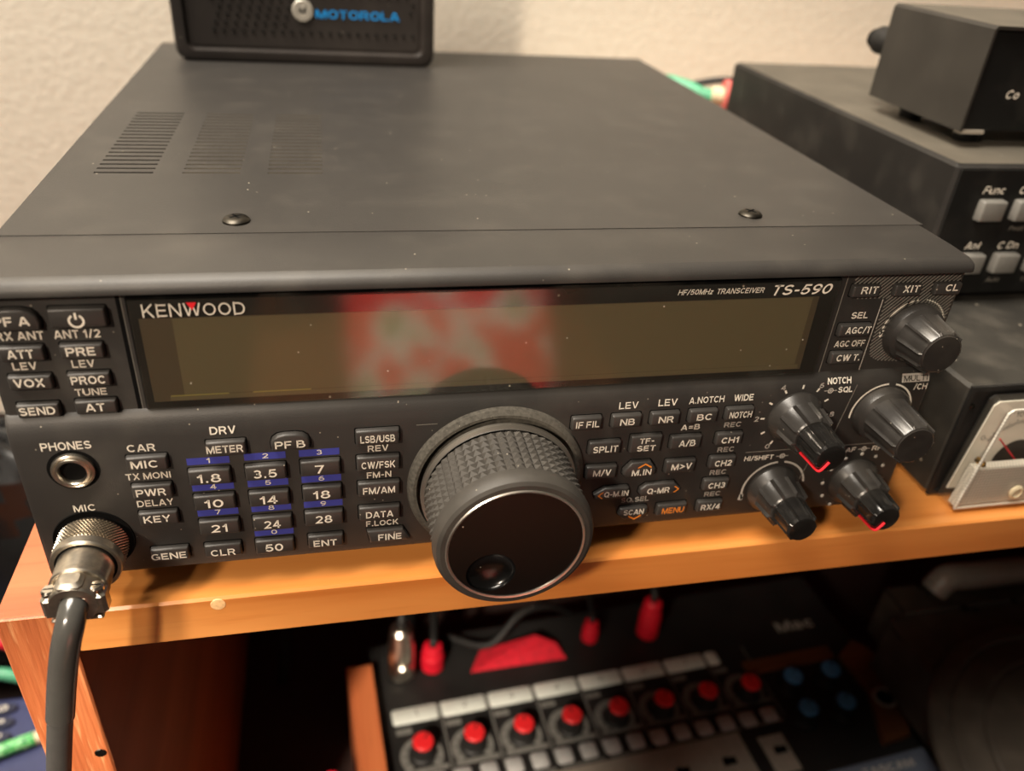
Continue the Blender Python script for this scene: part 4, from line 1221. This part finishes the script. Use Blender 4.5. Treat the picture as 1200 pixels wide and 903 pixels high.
# ------------------------------------------------------------------ mixer below the shelf
A = radians(3.4)
P = thing('audio_mixer', 'black audio mixer with wooden cheeks and red knobs under the shelf', 'mixer', (-0.0149, 0.1021, DESK), rotz=A)
zp = -0.262 - DESK                # panel height in the mixer's own frame
t = MB(); t.box(-0.0225, 0.312, -0.200, 0.085, 0.004, zp, 'mixer', 0.001)
for k in range(8):
    u = 0.0306 * k
    t.quad(*[(u + a, v, zp + .0001) for (a, v) in ((0.0150, -0.024), (0.0160, -0.024), (0.0160, 0.032), (0.0150, 0.032))], 'mixgrey')
    t.quad(*[(u + a, v, zp + .00015) for (a, v) in ((-0.0125, -0.0125), (0.0135, -0.0125), (0.0135, -0.0092), (-0.0125, -0.0092))], 'mixgrey')
    t.quad(*[(u + a, v, zp + .00015) for (a, v) in ((-0.0135, 0.0145), (-0.0040, 0.0145), (-0.0040, 0.0185), (-0.0135, 0.0185))], 'mixgrey')
    # printed scale around the knob
    vs, fs = [], []
    n = 36
    for i in range(n + 1):
        a = radians(-50 + 280 * i / n)
        for r in (0.0082, 0.0128): vs.append((u - .0008 + r * cos(a), -0.0014 + r * sin(a), zp + .0002))
    for i in range(n): fs.append((2 * i, 2 * i + 1, 2 * i + 3, 2 * i + 2))
    t.add(vs, fs, 'mixgrey')
    for i in range(11):
        a = radians(-50 + 28 * i); c, s = cos(a), sin(a); q = .0004
        t.quad(*[(u - .0008 + r * c - g * s * q, -0.0014 + r * s + g * c * q, zp + .0003) for (r, g) in ((.0090, -1), (.0108, -1), (.0108, 1), (.0090, 1))], 'mixer')
    t.quad(*[(u + a, v, zp + .00015) for (a, v) in ((-0.013, -0.0275), (0.0135, -0.0275), (0.0135, -0.0258), (-0.013, -0.0258))], 'mixgrey')
t.text('Mac', (0.278, 0.042, zp + .0002), (1, 0, 0), (0, 1, 0), 0.0085, 'ink_grey', width=0.029, bold=.03)
t.build('body', P, smooth=0)
t = MB()
t.loops([[(x, y, z) for (y, z) in ((-.205, 0.0), (-.205, zp - .01), (-.19, zp + .006), (0.062, zp + .010), (0.066, zp + .006), (0.070, 0.0))] for x in (-0.0385, -0.0228)], 'cheek')
o = t.build('cheek', P, smooth=25); o['label'] = 'orange wooden end cheek'
fp = [(0.2920, 0.0085), (0.3090, 0.0192), (0.3160, 0.0120), (0.3225, -0.0180), (0.3000, -0.0560), (0.2790, -0.0580), (0.2940, -0.0220)]
t = MB(); t.loops([[(x, y, z) for (x, y) in fp] for z in (zp - .002, zp + .003)] + [[(0.3005 + (x - 0.3005) * .96, -0.02 + (y + 0.02) * .97, zp + .0042) for (x, y) in fp]], 'trim')
t.lathez([(0.0078, 0.0042), (0.0074, 0.0050), (0.0062, 0.0050), (0.0056, 0.0044)], 0.3008, -0.0290, zp, 'ink_grey', 32, cap=False)
t.lathez([(0.0060, 0.0045), (0.0010, 0.0045)], 0.3008, -0.0290, zp, 'gap', 32)
o = t.build('side_frame', P, smooth=25); o['label'] = 'brown end frame with a round dark hole'
for k in range(8):
    u = 0.0306 * k
    t = MB()
    t.box(u - 0.0146, u + 0.0138 if k < 7 else u - 0.006, 0.0208, 0.0316, zp, zp + 0.0022, 'mixwhite', 0.0012)
    if k < 7: t.text(str(k + 1), (u, 0.0265, zp + .0023), (1, 0, 0), (0, 1, 0), 0.0046, 'mixgrey', bold=0.0)
    t.build('channel_strip', P, smooth=40)
    t = MB(); t.lathez([(0.0082, 0), (0.0082, .0015), (0.0068, .0025), (0.0062, .0108)], u, -0.0006 * k, zp, 'mixer', 32)
    kb = t.build('knob', P, smooth=40)
    t = MB(); t.lathez([(0.0061, .0100), (0.0061, .0122), (0.0055, .0128)], u, -0.0006 * k, zp, 'redcap', 32)
    a = radians(50 + 13 * k % 60); c, s = cos(a), sin(a); q = .0005
    t.quad(*[(u + r * c - g * s * q, -0.0006 * k + r * s + g * c * q, zp + .01285) for (r, g) in ((.0015, -1), (.0052, -1), (.0052, 1), (.0015, 1))], 'mixer')
    o = t.build('red_cap', kb, smooth=40); o['label'] = 'red knob cap'
    for du in (-0.0102, 0.0052):
        t = MB(); t.box(u + du - .0050, u + du + .0050, -0.0245 + (-.0004 * k), -0.0145 + (-.0004 * k), zp, zp + .0035, 'mixkey', .0012); t.build('button', P, smooth=40)
for (u, v) in ((0.2448, -0.0055), (0.2732, -0.006), (0.2412, -0.0292), (0.2684, -0.030)):
    t = MB(); t.lathez([(0.0082, 0), (0.0082, .0015), (0.0068, .0025), (0.0062, .0108)], u, v, zp, 'mixer', 32); kb = t.build('knob', P, smooth=40)
    t = MB(); t.lathez([(0.0061, .0100), (0.0061, .0122), (0.0055, .0128)], u, v, zp, 'bluecap', 32)
    a = radians(60); c, s = cos(a), sin(a); q = .0005
    t.quad(*[(u + r * c - g * s * q, v + r * s + g * c * q, zp + .01285) for (r, g) in ((.0015, -1), (.0052, -1), (.0052, 1), (.0015, 1))], 'mixer')
    o = t.build('blue_cap', kb, smooth=40); o['label'] = 'blue knob cap'
t = MB(); t.box(0.222, 0.2900, 0.0085, 0.0192, zp, zp + .0015, 'trim', .0005); o = t.build('trim_strip', P, smooth=0); o['label'] = 'brown trim strip'
for (u0_, u1_, v0, v1) in ((-0.015, 0.1935, -0.075, -0.0285), (0.2035, 0.2205, -0.060, -0.0350)):
    t = MB(); t.box(u0_, u1_, v0, v1, zp, zp + .0008, 'beige', .0003)
    k = 0
    while u0_ + 0.010 + k * 0.0306 < u1_:
        uu = u0_ + 0.009 + k * 0.0306
        t.box(uu - .003, uu + .005, -0.048, -0.044, zp + .0006, zp + .0022, 'gap'); t.box(uu - .003, uu - .0005, -0.048, -0.044, zp + .0020, zp + .0035, 'gap')
        k += 1
    t.build('fader_plate', P, smooth=0)

# plugs and things on the mixer's rear deck and behind it
DK = -0.262
def local(u, v, z):
    return (-0.0149 + u * cos(A) - v * sin(A), 0.1021 + u * sin(A) + v * cos(A), z)
def plug(name, label, u, v, r, h, mat, group=None, lean=0.0, col='plug', sleeve=None):
    c = local(u, v, DK)
    P = thing(name, label, col, c, group)
    t = MB(); t.lathez([(r * .75, 0.0), (r, .002), (r, h * .62), (r * .92, h * .66), (r * .8, h * .95), (r * .55, h)], c[0], c[1], DK, mat, 28); t.build('shell', P, smooth=35)
    t = MB(); t.tube([(c[0], c[1], DK + h * .9), (c[0] + .001, c[1] + .004, DK + h * 1.15), (c[0] + .004, c[1] + .03, DK + h * 1.2), (c[0] + .006, c[1] + .07, DK - .0)], r * .35, 'black', 12, 6); t.build('lead', P, smooth=60)
    return P
p1 = plug('cable_plug', 'silver metal cable plug standing at the left back of the mixer', -0.004, 0.0590, 0.0088, 0.044, 'nickel')
c = local(-0.004, 0.0590, DK)
t = MB(); t.lathe([(0.0062, 0), (0.0062, .002), (0.0050, .0034)], c[0] + .001, DK + .012, 'nickel', 24, y0=c[1] - .0078); o = t.build('latch', p1); o['label'] = 'round silver latch'
plug('cable_plug', 'red plug boot beside the silver plug at the mixer back', 0.0165, 0.0600, 0.0075, 0.021, 'redplastic')
plug('cable_plug', 'small oval red plug at the mixer back, right of the red wedge', 0.1265, 0.0600, 0.0058, 0.018, 'redplastic')
plug('cable_plug', 'tall dark red plug at the mixer back, rightmost of the red plugs', 0.168, 0.0560, 0.0075, 0.034, 'redplastic')
# red wedge of folded cloth
t = MB()
w0, w1, w2, w3 = local(0.040, 0.0500, DK + .0005), local(0.106, 0.0475, DK + .0005), local(0.104, 0.064, DK + .0005), local(0.050, 0.066, DK + .0005)
a_ = local(0.085, 0.058, DK + .017); b_ = local(0.100, 0.056, DK + .008)
t.add([w0, w1, w2, w3, a_, b_], [(0, 1, 5, 4), (1, 2, 5), (2, 3, 4, 5), (3, 0, 4), (0, 3, 2, 1)], 'redcloth')
tag(t.build('red_cloth', smooth=20), 'folded bright red cloth wedge lying at the back of the mixer', 'cloth')
t = MB()
q = [local(u, v, z) for (u, v, z) in ((-0.080, 0.12, DK - .03), (-0.070, 0.118, -0.235), (-0.045, 0.112, -0.247), (-0.02, 0.110, -0.245), (0.005, 0.115, -0.225), (0.012, 0.13, -0.26), (0.014, 0.14, DESK + .004))]
q[0] = local(-0.082, 0.125, DESK + .004)
t.tube(q, 0.0042, 'black', 14, 8)
tag(t.build('black_cable', smooth=60), 'thick black cable looping under the shelf, left of the silver plug', 'cable')
t = MB()
q = [local(u, v, z) for (u, v, z) in ((0.030, 0.080, DK + .003), (0.055, 0.062, DK + .010), (0.078, 0.070, DK + .026), (0.100, 0.074, DK + .024), (0.120, 0.082, DK + .004))]
t.tube(q, 0.0026, 'black', 12, 8)
tag(t.build('black_cable', smooth=60), 'thin black cable arching over the red cloth wedge', 'cable')
# red thing at the left foot of the mixer
t = MB(); c0 = (-0.0685, 0.094, DESK)
t.lathez([(0.010, 0), (0.0105, .004), (0.0085, .056), (0.0045, .070)], c0[0], c0[1], c0[2], 'redplastic', 24)
tag(t.build('red_bottle_cap', smooth=35), 'red pointed cap standing left of the mixer cheek, bottom of photo', 'cap')

# ------------------------------------------------------------------ black player at the lower right
P = thing('disc_player', 'dark black device with round lid and thick handle, lower right below shelf', 'device', (0.38, 0.02, DESK))
dx0, dzt, dzb = 0.2818, -0.2000, -0.2460
t = MB()
t.box(dx0, 0.470, -0.150, 0.1080, dzb, dzt, 'device', 0.0016)
t.build('body', P, smooth=30)
t = MB(); t.box(dx0 + .0115, 0.465, 0.1082, 0.1315, dzb + .006, dzt + .0004, 'device', .0010)
t.build('rear_block', P, smooth=30)
t = MB(); t.box(0.345, 0.46, -0.12, 0.12, DESK, dzb, 'device'); t.build('base', P)
t = MB()
t.lathez([(0.109, 0), (0.108, .003), (0.103, .0042), (0.0985, .0040), (0.0975, .0030), (0.096, .0042), (0.082, .0060), (0.0800, .0052), (0.078, .0066), (0.03, .0085), (0.028, .0076), (0.02, .008)], 0.3505, -0.0200, dzt, 'device', 96)
t.build('round_lid', P, smooth=25)
t = MB(); t.tube([(0.322, 0.1215, dzt + .004), (0.328, 0.1225, dzt + .0125), (0.336, 0.1228, dzt + .0135), (0.355, 0.1228, dzt + .0125), (0.455, 0.1228, dzt + .0125)], 0.0085, 'handle', 20, 6)
t.build('handle', P, smooth=60)
t = MB(); t.tube([(dx0 - .0006, 0.1035, -0.2035), (dx0 - .0006, 0.0925, -0.2040)], 0.0007, 'steel', 8, 1); t.build('edge_glint', P)  # thin rod stands in for the highlight on the body edge
t = MB(); t.tube([(dx0 + .0115, 0.131, dzt + .0002), (dx0 + .0115, 0.109, dzt + .0002)], 0.0006, 'steel', 8, 1); t.build('rear_edge_glint', P)  # likewise a rod for the rear block's edge highlight
for (x, y, s) in ((0.317, 0.129, .0024), (0.3205, 0.124, .0022), (0.337, 0.1075, .0026), (0.343, 0.1050, .0022), (0.3755, 0.1085, .0022)):
    t = MB(); t.lathez([(s, 0), (s, .001), (s * .6, .0016)], x, y, dzt, 'steel', 14); t.build('screw', P)
t = MB(); t.box(0.2965, 0.3055, 0.0125, 0.0180, dzt + .0045, dzt + .0062, 'yellowtag', .0008); t.lathez([(0.0012, 0), (0.0012, .0003)], 0.3030, 0.0152, dzt + .0062, 'dark', 14)
o = t.build('tag', P, smooth=30); o['label'] = 'small yellowish tag with a dark hole'
# blue-grey control panel in front of it
P = thing('control_panel', 'blue-grey control panel with pale letters at the bottom edge, right', 'panel', (0.245, 0.02, DK + .001))
t = MB()
cb = [(0.2075, 0.0462), (0.2775, 0.0462), (0.2795, -0.03), (0.2055, -0.03)]
cb = [(0.2105, 0.0400), (0.2765, 0.0452), (0.2800, -0.030), (0.2050, -0.030)]
t.loops([[(x, y, z) for (x, y) in cb] for z in (DK + .001, -0.2412)] + [[(x + (.001 if x < .24 else -.001), y - .001, -0.2402) for (x, y) in cb]], 'console')
t.text('TASCAM', (0.2470, 0.0360, -0.2400), (1, 0.06, 0), (-0.06, 1, 0), 0.0048, 'ink_grey', width=0.034, bold=.03)
t.quad(*[(x, y, -0.2400) for (x, y) in ((0.212, 0.012), (0.262, 0.015), (0.262, 0.028), (0.212, 0.025))], 'ink_grey')
t.build('panel_body', P, smooth=30)

# ------------------------------------------------------------------ things left of the shelf
P = thing('keypad_device', 'navy blue device with dark oval keys on the desk, bottom left', 'device', (-0.28, 0.12, DESK))
t = MB(); t.box(-0.360, -0.2150, 0.040, 0.2010, DESK, -0.2840, 'navy', .006); t.build('body', P, smooth=30)
for j, s_ in enumerate(('O', 'P', 'V')):
    for i in range(4):
        kx, ky = -0.2690 - i * 0.021 + j * .0012, 0.1880 - j * 0.0105
        t = MB(); t.loops([[(kx + sx_ * (1 - ii) * cos(2 * pi * q / 28), ky + sy_ * (1 - ii) * sin(2 * pi * q / 28), -0.2840 + hh) for q in range(28)] for (sx_, sy_, ii, hh) in ((.0082, .0042, 0, 0), (.0082, .0042, 0, .0015), (.0082, .0042, .12, .0024))], 'navykey')
        if i == 0: t.text(s_, (kx, ky, -0.2840 + .00245), (1, 0.1, 0), (-0.1, 1, 0), 0.0040, 'ink', stretch=1.4, bold=.02)
        t.build('key', P, smooth=30)
t = MB(); t.tube([(-0.360, 0.120, -0.275), (-0.300, 0.141, -0.2778), (-0.262, 0.1545, -0.2790), (-0.2436, 0.1615, -0.2800)], 0.0042, 'glitter', 18, 6)
P = thing('glitter_cable', 'glittery green cable with a pale tip lying across the navy keypad', 'cable', (-0.30, 0.14, -0.28))
t.build('green_sleeve', P, smooth=60)
t = MB(); t.tube([(-0.2436, 0.1615, -0.2800), (-0.2385, 0.1632, -0.2802)], 0.0040, 'cream', 18, 1); o = t.build('tip', P); o['label'] = 'pale tip'
t = MB(); t.tube([(-0.33, 0.212, -0.318), (-0.286, 0.209, -0.276), (-0.262, 0.2065, -0.277), (-0.243, 0.2055, -0.290), (-0.22, 0.21, DESK + .004)], 0.0040, 'greencable', 14, 6)
tag(t.build('green_cable', smooth=60), 'plain green cable loop behind the navy keypad device', 'cable')
# crumpled black bag behind
t = MB()
nu, nv = 40, 26
vs, fs = [], []
rnd = random.Random(3)
ph = [(rnd.uniform(0, 6.3), rnd.uniform(2, 9), rnd.uniform(2, 8), rnd.uniform(.02, .09)) for _ in range(14)]
for j in range(nv + 1):
    for i in range(nu):
        a = 2 * pi * i / nu; p = pi * j / nv
        d = Vector((sin(p) * cos(a), sin(p) * sin(a), cos(p)))
        r = 1 + sum(m_ * abs(sin(f1 * a + f2 * p + f0)) for (f0, f1, f2, m_) in [(q[0], int(q[1]), q[2], q[3]) for q in ph]) * 0.7 - .2
        vs.append((-0.285 + d.x * 0.085 * r, 0.272 + min(d.y * 0.046 * r, .075), max(DESK, -0.225 + d.z * 0.088 * r)))
for j in range(nv):
    for i in range(nu):
        k = (i + 1) % nu
        fs.append((j * nu + i, j * nu + k, (j + 1) * nu + k, (j + 1) * nu + i))
t.add(vs, fs, 'bag')
tag(t.build('plastic_bag', smooth=18), 'crumpled shiny black plastic bag on the desk, left of the shelf', 'bag')
t = MB(); t.tube([(-0.330, 0.215, -0.262), (-0.286, 0.217, -0.250), (-0.262, 0.213, -0.256), (-0.240, 0.216, -0.29), (-0.235, 0.216, DESK + .004)], 0.0040, 'redplastic', 14, 6)
tag(t.build('red_cable', smooth=60), 'red cable in front of the black bag, left edge of photo', 'cable')

# ------------------------------------------------------------------ chair with a patterned cushion, added out of view to reflect red in the display
P = thing('added_chair', 'wooden chair in front of the desk, added unseen to hold what the display reflects', 'added_chair', (0.05, -0.46, -0.72))
t = MB(); t.box(-0.14, 0.24, -0.66, -0.325, -0.285, -0.260, 'trim', .004); t.build('seat', P)
for sx_ in (-0.12, 0.22):
    for sy_ in (-0.64, -0.345):
        t = MB(); t.box(sx_ - .014, sx_ + .014, sy_ - .014, sy_ + .014, -0.72, -0.285, 'trim', .002); t.build('leg', P)
    t = MB(); t.box(sx_ - .012, sx_ + .012, -0.655, -0.632, -0.260, 0.02, 'trim', .002); t.build('back_post', P)
t = MB(); t.box(-0.115, 0.215, -0.652, -0.636, -0.075, 0.01, 'trim', .003); t.build('backrest', P)
t = MB()
rg = []
ta = radians(42)
for (f_, h_) in ((0.80, 0.0), (0.95, 0.006), (1.0, 0.022), (0.95, 0.040), (0.80, 0.052), (0.55, 0.060), (0.28, 0.063)):
    ring = []
    for i in range(64):
        a = 2 * pi * i / 64 + .01
        px = 0.098 * f_ * (abs(cos(a)) ** .35) * (1 if cos(a) >= 0 else -1)
        pv = 0.130 * f_ * (abs(sin(a)) ** .35) * (1 if sin(a) >= 0 else -1) + 0.130
        ring.append((0.052 + px, -0.408 - pv * cos(ta) + h_ * sin(ta), -0.2575 + pv * sin(ta) + h_ * cos(ta)))
    rg.append(ring)
t.loops(rg, 'check')
tag(t.build('added_cushion', smooth=60), 'red, green and cream patterned cushion, stand-in for reflected red clothing, leaning on the chair seat', 'added_cushion')

# keep only the public properties
for o in bpy.data.objects:
    if '_b' in o: del o['_b']
